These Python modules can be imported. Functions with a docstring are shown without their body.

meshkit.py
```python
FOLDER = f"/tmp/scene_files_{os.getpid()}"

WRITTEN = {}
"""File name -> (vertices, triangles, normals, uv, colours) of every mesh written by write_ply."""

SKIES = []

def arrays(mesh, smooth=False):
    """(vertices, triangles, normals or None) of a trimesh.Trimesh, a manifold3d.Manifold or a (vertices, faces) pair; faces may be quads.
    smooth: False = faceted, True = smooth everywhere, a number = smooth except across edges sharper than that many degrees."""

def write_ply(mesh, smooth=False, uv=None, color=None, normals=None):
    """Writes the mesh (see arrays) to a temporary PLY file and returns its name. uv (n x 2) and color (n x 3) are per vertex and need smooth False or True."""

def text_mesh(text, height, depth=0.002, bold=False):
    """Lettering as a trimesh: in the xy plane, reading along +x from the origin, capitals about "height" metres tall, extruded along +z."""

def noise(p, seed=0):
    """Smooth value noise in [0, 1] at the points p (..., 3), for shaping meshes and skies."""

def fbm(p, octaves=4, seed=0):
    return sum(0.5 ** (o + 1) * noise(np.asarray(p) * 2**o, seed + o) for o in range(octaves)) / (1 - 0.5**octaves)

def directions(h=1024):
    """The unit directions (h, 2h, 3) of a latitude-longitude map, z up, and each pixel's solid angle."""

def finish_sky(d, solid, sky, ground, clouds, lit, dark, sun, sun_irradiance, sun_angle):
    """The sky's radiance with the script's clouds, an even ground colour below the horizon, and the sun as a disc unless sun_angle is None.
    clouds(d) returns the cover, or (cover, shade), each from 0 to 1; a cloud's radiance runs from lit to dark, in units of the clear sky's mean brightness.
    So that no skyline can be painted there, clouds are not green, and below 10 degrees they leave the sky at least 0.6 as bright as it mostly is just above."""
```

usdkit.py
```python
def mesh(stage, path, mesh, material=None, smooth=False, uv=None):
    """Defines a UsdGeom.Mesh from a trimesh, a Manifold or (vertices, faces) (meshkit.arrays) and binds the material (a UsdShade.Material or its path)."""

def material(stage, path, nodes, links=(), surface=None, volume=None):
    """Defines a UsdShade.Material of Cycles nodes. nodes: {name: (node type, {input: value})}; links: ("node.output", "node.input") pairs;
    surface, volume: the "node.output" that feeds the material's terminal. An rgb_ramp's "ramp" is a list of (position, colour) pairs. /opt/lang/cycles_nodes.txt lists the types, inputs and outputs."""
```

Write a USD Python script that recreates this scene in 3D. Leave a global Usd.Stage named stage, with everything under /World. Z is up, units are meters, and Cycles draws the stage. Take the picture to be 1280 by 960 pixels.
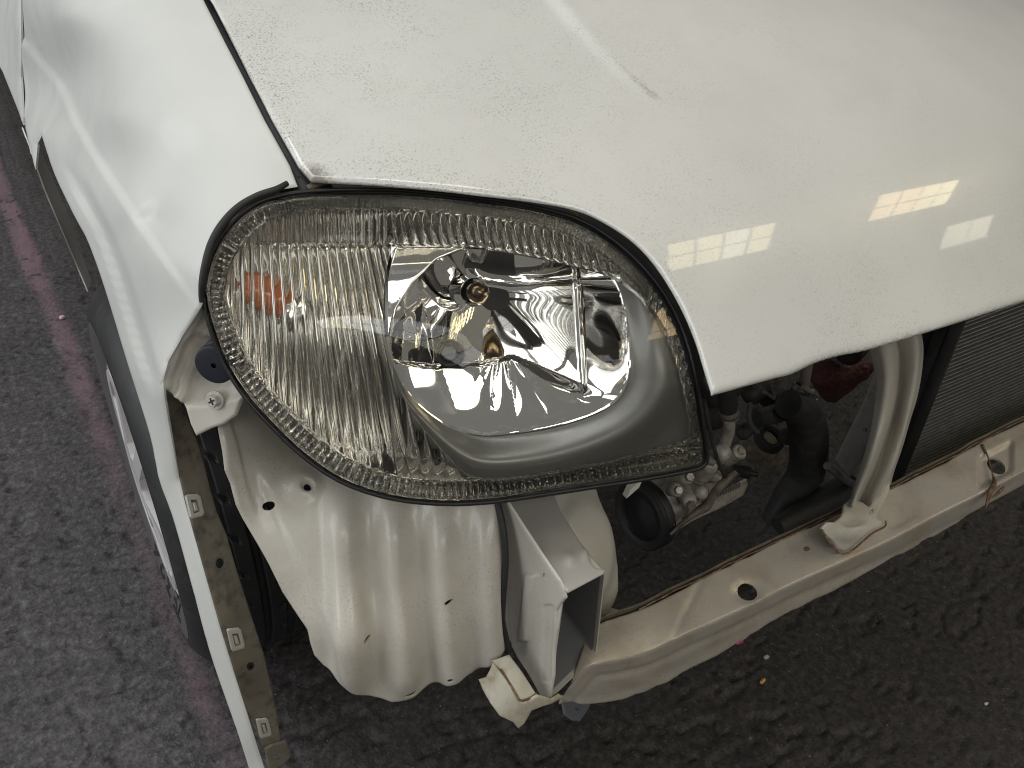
import math, random
import numpy as np
import trimesh, usdkit, meshkit
from scipy.interpolate import RBFInterpolator
from scipy.spatial import Delaunay, cKDTree
from shapely.geometry import Polygon, Point, LineString
import shapely
from shapely import contains_xy
from pxr import Usd, UsdGeom, UsdLux, UsdShade, Gf, Sdf

rng = np.random.default_rng(7)
random.seed(7)
stage = Usd.Stage.CreateInMemory()
UsdGeom.SetStageUpAxis(stage, 'Z')
UsdGeom.SetStageMetersPerUnit(stage, 1.0)
UsdGeom.Xform.Define(stage, '/World')

# ------------------------------------------------------------------ camera
# x runs along the front of the car, y towards its tail, z up, in metres
PITCH, ROLL, YAW, CAM_Z, FOC = math.radians(35.33), math.radians(-2.97), math.radians(32.32), 1.116, 1100.0
fw = np.array([math.sin(YAW) * math.cos(PITCH), math.cos(YAW) * math.cos(PITCH), -math.sin(PITCH)])
rt = np.array([math.cos(YAW), -math.sin(YAW), 0.0])
dn = np.cross(fw, rt)
CAMX, CAMD = rt * math.cos(ROLL) + dn * math.sin(ROLL), dn * math.cos(ROLL) - rt * math.sin(ROLL)
CAM = np.array([0, 0, CAM_Z])
cam = UsdGeom.Camera.Define(stage, '/World/camera')
m4 = np.eye(4)
m4[0, :3], m4[1, :3], m4[2, :3], m4[3, :3] = CAMX, -CAMD, -fw, CAM
cam.AddTransformOp().Set(Gf.Matrix4d(*m4.ravel().tolist()))
cam.CreateHorizontalApertureAttr(36.0)
cam.CreateVerticalApertureAttr(27.0)
cam.CreateFocalLengthAttr(36.0 * FOC / 1280)
cam.CreateClippingRangeAttr(Gf.Vec2f(0.02, 200))
cam.CreateFStopAttr(0.0)
cam.CreateFocusDistanceAttr(0.85)
cam.CreateExposureAttr(0.06)

# ------------------------------------------------------------------ light: a covered workshop, no sky
dome = UsdLux.DomeLight.Define(stage, '/World/workshop_light')
dome.CreateIntensityAttr(1.0)
usdkit.material(stage, '/World/Looks/ambient', {'b': ('background_shader', {'color': (1.0, 0.975, 0.925), 'strength': 0.19})}, [], surface='b.background')
UsdShade.MaterialBindingAPI.Apply(dome.GetPrim()).Bind(UsdShade.Material.Get(stage, '/World/Looks/ambient'))

def area(name, pos, aim, w, h, power, color, roll=0.0):
    l = UsdLux.RectLight.Define(stage, '/World/' + name)
    pos, aim = np.array(pos, float), np.array(aim, float)
    z = (pos - aim) / np.linalg.norm(pos - aim)
    up = np.array([0, 0, 1.0]) if abs(z[2]) < 0.98 else np.array([0, 1.0, 0])
    x = np.cross(up, z); x /= np.linalg.norm(x)
    y = np.cross(z, x)
    x, y = x * math.cos(roll) + y * math.sin(roll), y * math.cos(roll) - x * math.sin(roll)
    m = np.eye(4); m[0, :3], m[1, :3], m[2, :3], m[3, :3] = x, y, z, pos
    l.AddTransformOp().Set(Gf.Matrix4d(*m.ravel().tolist()))
    l.CreateWidthAttr(w); l.CreateHeightAttr(h)
    l.CreateNormalizeAttr(False)
    l.CreateIntensityAttr(power); l.CreateColorAttr(Gf.Vec3f(*color))

def skylight(name, x0, x1, y0, y1, nx, ny, power, colors, z=4.5, bar=0.035):
    """A glazed roof light of panes between dark bars, looking down into the workshop."""
    xs, ys = np.linspace(x0, x1, nx + 1), np.linspace(y0, y1, ny + 1)
    for a in range(nx):
        for b_ in range(ny):
            c = ((xs[a] + xs[a + 1]) / 2, (ys[b_] + ys[b_ + 1]) / 2)
            col = colors[(a + b_ * nx) % len(colors)]
            area(f'{name}_pane_{a}_{b_}', (c[0], c[1], z), (c[0], c[1] + .001, 0), xs[1] - xs[0] - bar, ys[1] - ys[0] - bar, power, col)

WARM, AMBER, PALE = (1.0, 0.86, 0.48), (1.0, 0.72, 0.40), (1.0, 0.93, 0.70)
for k, yy in enumerate((0.65, 2.15, 3.65)):                 # the open side of the workshop; gaps added to break up its fender reflection
    area(f'side_opening_{k}', (-3.6, yy, 2.6), (0.0, yy, 2.6), 1.15, 4.4, 2.2, (0.95, 0.975, 1.0))
skylight('skylight_a', 2.05, 3.30, -2.25, -1.30, 4, 2, 5.0, [WARM, WARM, PALE, WARM])
skylight('skylight_b', 4.85, 6.75, -2.05, -1.10, 4, 2, 5.5, [AMBER, AMBER, WARM, WARM])
area('front_fill', (0.9, -3.6, 3.3), (0.3, 0.5, 0.75), 1.9, 1.4, 3.0, (1.0, 0.97, 0.92))  # added fill lamp for the front-facing panels, no real opening
COOL = (0.95, 0.975, 1.0)
skylight('added_lamp_c', -2.4, -0.15, 0.8, 2.6, 3, 2, 5.5, [COOL])  # invented roof lamp, placed for highlights in the reflector bowl
skylight('added_lamp_e', -0.1, 0.85, 0.30, 0.95, 2, 1, 6.0, [COOL, PALE])  # added lamp that puts a glint low in the bowl
skylight('added_lamp_f', -2.3, 0.0, -4.3, -2.7, 3, 2, 5.0, [COOL, PALE, COOL])  # added lamp to light up the lower facets of the reflector
skylight('skylight_d', 7.3, 9.2, -3.5, -2.9, 2, 1, 3.0, [PALE])
# ------------------------------------------------------------------ helpers: points
def ray(px, py):
    d = np.stack([np.asarray(px, float) - 640, np.asarray(py, float) - 480, np.full(np.shape(px), FOC)], -1) @ np.stack([CAMX, CAMD, fw])
    return d

def at(px, py, **k):
    """The point seen at a place of the photograph on the plane X=, Y= or Z=, or at the depth D= in front of the camera."""
    (a, v), = k.items()
    d = ray(px, py)
    if a == 'D':
        return CAM + d / FOC * v
    i = 'XYZ'.index(a)
    return CAM + d * ((v - CAM[i]) / d[i])

def proj(p):
    p = np.asarray(p, float) - CAM
    z = p @ fw
    return np.stack([640 + FOC * (p @ CAMX) / z, 480 + FOC * (p @ CAMD) / z], -1)

def depth_of(p):
    return float((np.asarray(p) - CAM) @ fw)

def depth_field(ctrl, smooth=0.0, kernel='thin_plate_spline'):
    """ctrl: (px, py, {plane}) or (px, py, depth). A smooth field of depth over the picture, exact for planes."""
    q = np.array([c[:2] for c in ctrl], float) / 100
    z = np.array([1.0 / (depth_of(at(c[0], c[1], **c[2])) if isinstance(c[2], dict) else c[2]) for c in ctrl])
    r = RBFInterpolator(q, z, kernel=kernel, smoothing=smooth)
    return lambda px, py: 1.0 / r(np.stack([np.ravel(px), np.ravel(py)], 1) / 100.0)

def spline(pts, n):
    """Catmull-Rom through the points, n samples, even along the length."""
    p = np.asarray(pts, float)
    if len(p) < 3:
        t = np.linspace(0, 1, n)[:, None]
        return p[0] * (1 - t) + p[-1] * t
    e = np.vstack([2 * p[0] - p[1], p, 2 * p[-1] - p[-2]])
    out = []
    for i in range(len(p) - 1):
        a, b, c, d = e[i:i + 4]
        t = np.linspace(0, 1, 16, endpoint=False)[:, None]
        out.append(0.5 * (2 * b + (c - a) * t + (2 * a - 5 * b + 4 * c - d) * t ** 2 + (3 * b - a - 3 * c + d) * t ** 3))
    o = np.vstack(out + [p[-1:]])
    s = np.r_[0, np.cumsum(np.linalg.norm(np.diff(o, axis=0), axis=1))]
    u = np.linspace(0, s[-1], n)
    return np.stack([np.interp(u, s, o[:, k]) for k in range(o.shape[1])], 1)

def smooth_poly(pts, corners=(), step=6):
    """A closed outline through the points, curved except at the indices in corners."""
    n = len(pts)
    if not corners:
        p = list(pts) + [pts[0]]
        e = [pts[-1]] + p + [pts[1]]
        L = np.linalg.norm(np.diff(np.array(p, float), axis=0), axis=1).sum()
        s = spline(e, int(L / step * (1.3)))
        # keep just the closed loop
        a = np.argmin(np.linalg.norm(s - np.array(pts[0]), axis=1)[:len(s) // 2]); b = len(s) // 2 + np.argmin(np.linalg.norm(s - np.array(pts[0]), axis=1)[len(s) // 2:])
        return [tuple(x) for x in s[a:b]]
    out = []
    c = sorted(corners)
    for i, a in enumerate(c):
        b = c[(i + 1) % len(c)]
        run = [pts[j % n] for j in range(a, b + (n if b <= a else 0) + 1)]
        L = np.linalg.norm(np.diff(np.array(run, float), axis=0), axis=1).sum()
        out += [tuple(x) for x in spline(run, max(2, int(L / step) + 1))[:-1]]
    return out

def tri_poly(poly, step, rim=0.0):
    """Points and triangles of a polygon with holes, with rows of points along its rim."""
    step_in, fine = step, min(step, rim * 0.45) if rim else step
    def sample(q):
        out = []
        step = fine
        for g in getattr(q, 'geoms', [q]):
            for ring in [g.exterior, *g.interiors]:
                c = np.array(ring.coords)
                L = np.r_[0, np.cumsum(np.linalg.norm(np.diff(c, axis=0), axis=1))]
                if q is poly:                                        # keep the corners of the outline
                    for a, b in zip(c[:-1], c[1:]):
                        k = max(1, int(np.ceil(np.linalg.norm(b - a) / step - 0.05)))
                        out += [a + (b - a) * t for t in np.arange(k) / k]
                else:
                    k = max(4, int(L[-1] / step))
                    u = np.arange(k) / k * L[-1]
                    out += list(np.stack([np.interp(u, L, c[:, i]) for i in (0, 1)], 1))
        return out
    edge = sample(poly)
    ne = len(edge)
    far = 0.0
    for q in ((0.14, 0.4, 0.75, 1.15) if rim else ()):
        ins = poly.buffer(-rim * q)
        if not ins.is_empty:
            edge += sample(ins); far = rim * q
    edge = np.array(edge)
    x0, y0, x1, y1 = poly.bounds
    gx, gy = np.meshgrid(np.arange(x0, x1, step), np.arange(y0, y1, step * 0.87))
    gx = gx + (np.arange(gx.shape[0]) % 2)[:, None] * step / 2
    g = np.stack([gx.ravel(), gy.ravel()], 1)
    core = poly.buffer(-far) if far else poly
    g = g[contains_xy(core, g[:, 0], g[:, 1])] if not core.is_empty else g[:0]
    if len(g):
        g = g[cKDTree(edge).query(g)[0] > step * 0.55]
    pts = np.vstack([edge, g])
    t = Delaunay(pts).simplices
    c = pts[t].mean(1)
    a = pts[t]
    d1, d2 = a[:, 1] - a[:, 0], a[:, 2] - a[:, 0]
    ar = d1[:, 0] * d2[:, 1] - d1[:, 1] * d2[:, 0]
    t = t[contains_xy(poly, c[:, 0], c[:, 1]) & (np.abs(ar) > 1e-6 * step * step)]
    keep = np.unique(t)
    new = np.full(len(pts), -1); new[keep] = np.arange(len(keep))
    return pts[keep], new[t], ne

def vnormals(v, f):
    n = np.zeros_like(v)
    fn = np.cross(v[f[:, 1]] - v[f[:, 0]], v[f[:, 2]] - v[f[:, 0]])
    for k in range(3):
        np.add.at(n, f[:, k], fn)
    return n / np.maximum(np.linalg.norm(n, axis=1, keepdims=True), 1e-12)

def orient_to(v, f, eye=CAM):
    """Turns the faces towards the eye (by majority)."""
    c = v[f].mean(1)
    fn = np.cross(v[f[:, 1]] - v[f[:, 0]], v[f[:, 2]] - v[f[:, 0]])
    flip = ((fn * (eye - c)).sum(1) < 0)
    f = f.copy()
    f[flip] = f[flip][:, ::-1]
    return f

def thicken(v, f, t, back=None):
    """A sheet with faces to the outside becomes a closed plate; back: offset of each back vertex along the normal (default t)."""
    n = vnormals(v, f)
    b = v - n * (t if back is None else back[:, None])
    e = np.sort(np.vstack([f[:, [0, 1]], f[:, [1, 2]], f[:, [2, 0]]]), 1)
    d = np.vstack([f[:, [0, 1]], f[:, [1, 2]], f[:, [2, 0]]])
    u, inv, cnt = np.unique(e, axis=0, return_inverse=True, return_counts=True)
    d = d[cnt[inv.ravel()] == 1]
    N = len(v)
    side = np.vstack([np.stack([d[:, 1], d[:, 0], d[:, 0] + N], 1), np.stack([d[:, 1], d[:, 0] + N, d[:, 1] + N], 1)])
    return trimesh.Trimesh(np.vstack([v, b]), np.vstack([f, f[:, ::-1] + N, side]), process=False)

def panel(outline, field, step=8, t=0.0012, holes=(), detail=None, rnd=0.0, rnd_depth=0.002, back_detail=None):
    """A pressed sheet: its outline as seen, its shape from a depth field, with relief (metres along the normal) and a rounded rim."""
    poly = Polygon(outline, [list(h) for h in holes])
    if not poly.is_valid:
        poly = poly.buffer(0)
        if poly.geom_type != 'Polygon':
            poly = max(poly.geoms, key=lambda g: g.area)
    p, f, ne = tri_poly(poly, step, rnd)
    v = CAM + ray(p[:, 0], p[:, 1]) / FOC * field(p[:, 0], p[:, 1])[:, None]
    f = orient_to(v, f)
    off = np.zeros(len(v))
    if detail is not None:
        off = off + detail(p[:, 0], p[:, 1])
    if rnd:
        d = np.minimum(shapely.distance(shapely.points(p), poly.exterior), rnd)
        off = off - rnd_depth * (1 - np.sqrt(np.clip(1 - (1 - d / rnd) ** 2, 0, 1)))
    v = v + vnormals(v, f) * off[:, None]
    return thicken(v, f, t, None if back_detail is None else back_detail(p[:, 0], p[:, 1]))

def loft(rows, n=24, m=4, t=0.0015, eye=CAM):
    """A sheet through lines of points, curved both ways."""
    R = np.stack([spline(r, n) for r in rows])                    # rows x n x 3
    if m > 1 and len(rows) > 2:
        R = np.stack([spline(R[:, j], (len(rows) - 1) * m + 1) for j in range(n)], 1)
    a, b = R.shape[:2]
    v = R.reshape(-1, 3)
    i = (np.arange(a - 1)[:, None] * b + np.arange(b - 1)).ravel()
    f = np.vstack([np.stack([i, i + 1, i + b + 1], 1), np.stack([i, i + b + 1, i + b], 1)])
    c = v[f].mean(1); fn = np.cross(v[f[:, 1]] - v[f[:, 0]], v[f[:, 2]] - v[f[:, 0]])
    if ((fn * (eye - c)).sum() < 0):
        f = f[:, ::-1]
    return thicken(v, f, t)

def tube(pts, r, n=40, k=14, caps=True):
    """A round hose or rod along a smooth line; r a number or one value per point."""
    p = spline(pts, n)
    rr = np.interp(np.linspace(0, 1, n), np.linspace(0, 1, len(np.atleast_1d(r))), np.atleast_1d(r)) if np.ndim(r) else np.full(n, r)
    tn = np.gradient(p, axis=0); tn /= np.linalg.norm(tn, axis=1, keepdims=True)
    u = np.cross(tn[0], [0.3, 0.5, 0.8]); u /= np.linalg.norm(u)
    U = []
    for x in tn:
        u = u - x * (u @ x); u /= np.linalg.norm(u); U.append(u)
    U = np.array(U); W = np.cross(tn, U)
    a = np.arange(k) / k * 2 * np.pi
    v = (p[:, None] + rr[:, None, None] * (np.cos(a)[None, :, None] * U[:, None] + np.sin(a)[None, :, None] * W[:, None])).reshape(-1, 3)
    i, j = np.meshgrid(np.arange(n - 1), np.arange(k), indexing='ij')
    A, B = (i * k + j).ravel(), (i * k + (j + 1) % k).ravel()
    f = np.vstack([np.stack([A, B, B + k], 1), np.stack([A, B + k, A + k], 1)])
    if caps:
        v = np.vstack([v, p[:1], p[-1:]]); N = n * k
        j = np.arange(k)
        f = np.vstack([f, np.stack([(j + 1) % k, j, np.full(k, N)], 1), np.stack([N - k + j, N - k + (j + 1) % k, np.full(k, N + 1)], 1)])
    return trimesh.Trimesh(v, f, process=False)

def lathe(profile, origin, axis, k=40):
    """profile: (distance along the axis, radius) pairs turned about the axis."""
    axis = np.asarray(axis, float) / np.linalg.norm(axis)
    u = np.cross(axis, [0.31, 0.2, 0.9] if abs(axis[2]) < 0.9 else [1, 0, 0]); u /= np.linalg.norm(u)
    w = np.cross(axis, u)
    pr = np.asarray(profile, float)
    a = np.arange(k) / k * 2 * np.pi
    v = (np.asarray(origin, float) + pr[:, 0][:, None, None] * axis + pr[:, 1][:, None, None] * (np.cos(a)[None, :, None] * u + np.sin(a)[None, :, None] * w)).reshape(-1, 3)
    i, j = np.meshgrid(np.arange(len(pr) - 1), np.arange(k), indexing='ij')
    A, B = (i * k + j).ravel(), (i * k + (j + 1) % k).ravel()
    f = np.vstack([np.stack([A, B, B + k], 1), np.stack([A, B + k, A + k], 1)])
    return trimesh.Trimesh(v, f, process=False)

def disc(origin, axis, r, h, k=32, c=None):
    """A chamfered solid disc whose outer face is at the origin, going back by h."""
    c = min(r, h) * 0.18 if c is None else c
    return lathe([(0, 1e-5), (0, r - c), (-c, r), (-h + c, r), (-h, r - c), (-h, 1e-5)][::-1], origin, axis, k)

def hexa(origin, axis, r, h):
    return lathe([(0, 1e-5), (0, r * 0.85), (-h * 0.25, r), (-h, r), (-h, 1e-5)][::-1], origin, axis, 6)

def box(a, b, u, v_, w):
    """A box centred between a and b..."""
    raise NotImplementedError

def obox(c, ex, ey, ez, bevel=0.12):
    """A chamfered box about c with half axes ex, ey, ez."""
    c, E = np.asarray(c, float), [np.asarray(x, float) for x in (ex, ey, ez)]
    pts = []
    b = bevel * min(np.linalg.norm(x) for x in E)
    for sx in (-1, 1):
        for sy in (-1, 1):
            for sz in (-1, 1):
                s = (sx, sy, sz)
                for k in range(3):
                    p = c.copy()
                    for q in range(3):
                        p = p + s[q] * E[q] * (1 - (b / np.linalg.norm(E[q]) if q != k else 0))
                    pts.append(p)
    return trimesh.convex.convex_hull(np.array(pts))

def cat(*m):
    return trimesh.util.concatenate(list(m))

# ------------------------------------------------------------------ helpers: scene
used = {}
def numbered(path):
    k = used.get(path, -1) + 1
    used[path] = k
    return path if k == 0 else f'{path}_{k:03d}'

def thing(name, label=None, cat_=None, parent=None, group=None, kind=None):
    """An Xform; inside a part it is only a word put before the names of the pieces, so that nothing lies deeper than a sub-part."""
    if parent is not None and str(parent.GetPath()).count('/') > 2:
        return (parent, name)
    x = UsdGeom.Xform.Define(stage, numbered((str(parent.GetPath()) if parent else '/World') + '/' + name)).GetPrim()
    return tag(x, label, cat_, group, kind)

def tag(o, label=None, cat_=None, group=None, kind=None):
    for k, v in (('label', label), ('category', cat_), ('group', group), ('kind', kind)):
        if v:
            o.SetCustomDataByKey(k, v)
    return o

def obj(name, mesh, mat, parent=None, smooth=40, label=None, **k):
    if isinstance(parent, tuple):
        parent, name = parent[0], parent[1] + '_' + name
    if parent is not None and str(parent.GetPath()).count('/') > 3:
        parent = parent.GetParent()
    path = numbered((str(parent.GetPath()) if parent else '/World') + '/' + name)
    return tag(usdkit.mesh(stage, path, mesh, MAT[mat], smooth=smooth).GetPrim(), label, **k)

# ------------------------------------------------------------------ materials
MAT = {}
def mat(name, nodes, links, surface='p.BSDF'):
    MAT[name] = usdkit.material(stage, '/World/Looks/' + name, nodes, links, surface=surface)

def worn(name, color, rough=0.45, dirt=(0.2, 0.17, 0.13), amount=0.35, scale=14.0, metallic=0.0, coat=0.0, fine=0.0006, spec=0.5, speck=0.0, vary=0.08, grime=False):
    """Paint, metal or rubber with blotches of dirt, uneven gloss and a fine grain."""
    c = np.array(color)
    nodes = {
        'g': ('geometry', {}),
        'n1': ('noise_texture', {'scale': scale, 'detail': 6.0, 'roughness': 0.65}),
        'r1': ('rgb_ramp', {'ramp': [(0.0, (0, 0, 0)), (0.47, (0, 0, 0)), (0.68, (1, 1, 1)), (1.0, (1, 1, 1))]}),
        'k1': ('math', {'math_type': 'multiply', 'value2': amount}),
        'n2': ('noise_texture', {'scale': scale * 0.35, 'detail': 3.0}),
        'v2': ('rgb_ramp', {'ramp': [(0.25, tuple(c * (1 - vary))), (0.75, tuple(np.minimum(c * (1 + vary * 0.6), 1)))]}),
        'mx': ('mix_color', {'b': tuple(dirt)}),
        'n3': ('noise_texture', {'scale': 900.0, 'detail': 2.0}),
        'bp': ('bump', {'strength': 0.35, 'distance': fine}),
        'rr': ('map_range', {'from_min': 0.3, 'from_max': 0.7, 'to_min': rough * 0.8, 'to_max': min(1, rough * 1.25)}),
        'p': ('principled_bsdf', {'metallic': metallic, 'coat_weight': coat, 'coat_roughness': 0.04, 'specular_ior_level': spec}),
    }
    links = [('g.position', 'n1.vector'), ('g.position', 'n2.vector'), ('g.position', 'n3.vector'), ('n1.fac', 'r1.fac'), ('r1.color', 'k1.value1'),
             ('n2.fac', 'v2.fac'), ('v2.color', 'mx.a'), ('k1.value', 'mx.fac'), ('mx.result', 'p.base_color'), ('n3.fac', 'bp.height'),
             ('bp.normal', 'p.normal'), ('n1.fac', 'rr.value'), ('rr.result', 'p.roughness')]
    if speck:
        nodes |= {'n4': ('noise_texture', {'scale': 520.0, 'detail': 6.0, 'roughness': 0.8}), 'n5': ('noise_texture', {'scale': 13.0, 'detail': 7.0, 'roughness': 0.72}),
                  'r4': ('rgb_ramp', {'ramp': [(0.0, (0, 0, 0)), (0.535, (0, 0, 0)), (0.63, (1, 1, 1)), (1.0, (1, 1, 1))]}),
                  'r5': ('rgb_ramp', {'ramp': [(0.0, (0.06, 0.06, 0.06)), (0.40, (0.08, 0.08, 0.08)), (0.62, (1, 1, 1)), (1.0, (1, 1, 1))]}),
                  'm4': ('math', {'math_type': 'multiply'}), 'k4': ('math', {'math_type': 'multiply', 'value2': speck}), 'du': ('attribute', {'attribute': 'dust'}), 'kd': ('math', {'math_type': 'multiply'}), 'mx2': ('mix_color', {'b': (0.12, 0.11, 0.095)})}
        links.remove(('mx.result', 'p.base_color'))
        links += [('g.position', 'n4.vector'), ('g.position', 'n5.vector'), ('n4.fac', 'r4.fac'), ('n5.fac', 'r5.fac'), ('r4.color', 'm4.value1'), ('r5.color', 'm4.value2'),
                  ('m4.value', 'k4.value1'), ('k4.value', 'mx2.fac'), ('mx.result', 'mx2.a'), ('mx2.result', 'p.base_color')]
    if grime:
        links.remove(('k4.value', 'mx2.fac'))
        links += [('k4.value', 'kd.value1'), ('du.fac', 'kd.value2'), ('kd.value', 'mx2.fac')]
        nodes |= {'ga': ('attribute', {'attribute': 'grime'}), 'gn': ('noise_texture', {'scale': 330.0, 'detail': 4.0, 'roughness': 0.7}), 'gs': ('math', {'math_type': 'multiply'}),
                  'gr': ('rgb_ramp', {'ramp': [(0.0, (0, 0, 0)), (0.22, (0, 0, 0)), (0.55, (0.85, 0.85, 0.85)), (1.0, (1, 1, 1))]}), 'mx3': ('mix_color', {'b': (0.23, 0.205, 0.175)})}
        links.remove(('mx2.result', 'p.base_color'))
        links += [('g.position', 'gn.vector'), ('gn.fac', 'gs.value1'), ('ga.fac', 'gs.value2'), ('gs.value', 'gr.fac'), ('gr.color', 'mx3.fac'), ('mx2.result', 'mx3.a'), ('mx3.result', 'p.base_color')]
    mat(name, nodes, links)

worn('hood_paint', (0.75, 0.745, 0.705), rough=0.30, amount=0.10, coat=0.9, speck=0.85, grime=True, fine=0.00006, dirt=(0.42, 0.40, 0.35))
worn('fender_paint', (0.72, 0.73, 0.695), rough=0.33, amount=0.03, coat=0.12, fine=0.00003, spec=0.22)
worn('primer_paint', (0.60, 0.57, 0.50), rough=0.34, amount=0.30, coat=0.2, fine=0.0002, dirt=(0.30, 0.26, 0.20), scale=11, speck=0.5)
worn('bracket_paint', (0.66, 0.63, 0.56), rough=0.4, amount=0.2, coat=0.15, fine=0.0002, dirt=(0.36, 0.31, 0.24), scale=20)
worn('grey_paint', (0.42, 0.40, 0.37), rough=0.38, amount=0.15, coat=0.1, fine=0.0002, dirt=(0.3, 0.27, 0.22))
worn('beam_paint', (0.53, 0.49, 0.43), rough=0.36, amount=0.55, metallic=0.25, coat=0.1, fine=0.0002, dirt=(0.34, 0.265, 0.18), scale=17, speck=0.6)
worn('shade_tone', (0.20, 0.205, 0.21), rough=0.5, amount=0.3, scale=25)  # dark tone standing for the shade inside the rail end
worn('stained_paint', (0.50, 0.47, 0.38), rough=0.45, amount=0.7, scale=45, dirt=(0.27, 0.21, 0.12), fine=0.0003, speck=0.4)
worn('rust', (0.17, 0.085, 0.045), rough=0.8, amount=0.9, scale=140, dirt=(0.34, 0.27, 0.19), vary=0.4)
worn('dirty_steel', (0.19, 0.165, 0.125), rough=0.62, amount=0.9, scale=60, dirt=(0.055, 0.045, 0.036), fine=0.0006, vary=0.35)
worn('clip_steel', (0.60, 0.58, 0.52), rough=0.35, amount=0.15, metallic=0.3)
worn('cast_metal', (0.50, 0.465, 0.41), rough=0.5, amount=0.6, scale=70, metallic=0.25, dirt=(0.10, 0.08, 0.06), fine=0.001)
worn('bright_metal', (0.36, 0.33, 0.29), rough=0.40, amount=0.5, scale=90, metallic=0.5, dirt=(0.2, 0.16, 0.11))
worn('black_rubber', (0.018, 0.018, 0.019), rough=0.55, amount=0.25, scale=30, dirt=(0.06, 0.055, 0.05))
worn('hose_rubber', (0.032, 0.032, 0.031), rough=0.55, amount=0.6, scale=45, dirt=(0.075, 0.070, 0.062), speck=0.0)
worn('tyre_rubber', (0.020, 0.021, 0.022), rough=0.5, amount=0.45, scale=30, dirt=(0.055, 0.052, 0.05))
worn('sidewall_glare_dust', (0.105, 0.103, 0.102), rough=0.42, amount=0.35, scale=40, dirt=(0.10, 0.097, 0.095))  # pale tone for glare and dust on the sidewall
worn('black_plastic', (0.016, 0.016, 0.017), rough=0.4, amount=0.2, scale=40, dirt=(0.05, 0.045, 0.04))
worn('navy_rubber', (0.022, 0.026, 0.038), rough=0.45, amount=0.15)
worn('engine_dark', (0.045, 0.04, 0.035), rough=0.7, amount=0.5, scale=25, dirt=(0.02, 0.018, 0.015))
worn('red_metal', (0.12, 0.035, 0.035), rough=0.55, amount=0.4, scale=50, dirt=(0.04, 0.02, 0.018))
worn('rim_paint', (0.72, 0.70, 0.70), rough=0.3, amount=0.1, coat=0.4)
worn('fin_core', (0.045, 0.046, 0.05), rough=0.6, amount=0.3, scale=40)
worn('cooling_metal', (0.30, 0.30, 0.305), rough=0.42, amount=0.4, scale=60, metallic=0.7, dirt=(0.06, 0.06, 0.06))
worn('grey_plastic', (0.13, 0.14, 0.16), rough=0.5, amount=0.3, scale=60)
worn('bezel_satin', (0.20, 0.197, 0.185), rough=0.38, amount=0.05, metallic=0.55, fine=0.00004)
worn('border_satin', (0.16, 0.155, 0.145), rough=0.3, amount=0.05, metallic=0.6, fine=0.00004)
worn('yellow_seal', (0.30, 0.22, 0.10), rough=0.6, amount=0.4)
mat('chrome', {'g': ('geometry', {}), 'n': ('noise_texture', {'scale': 60.0, 'detail': 2.0}), 'b': ('bump', {'strength': 0.25, 'distance': 0.0006}),
               'p': ('principled_bsdf', {'base_color': (0.86, 0.85, 0.83), 'metallic': 1.0, 'roughness': 0.045})},
    [('g.position', 'n.vector'), ('n.fac', 'b.height'), ('b.normal', 'p.normal')])
mat('mirror', {'p': ('principled_bsdf', {'base_color': (0.88, 0.87, 0.85), 'metallic': 1.0, 'roughness': 0.03})}, [])
mat('mirror_dim', {'p': ('principled_bsdf', {'base_color': (0.74, 0.73, 0.71), 'metallic': 1.0, 'roughness': 0.05})}, [])
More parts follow.
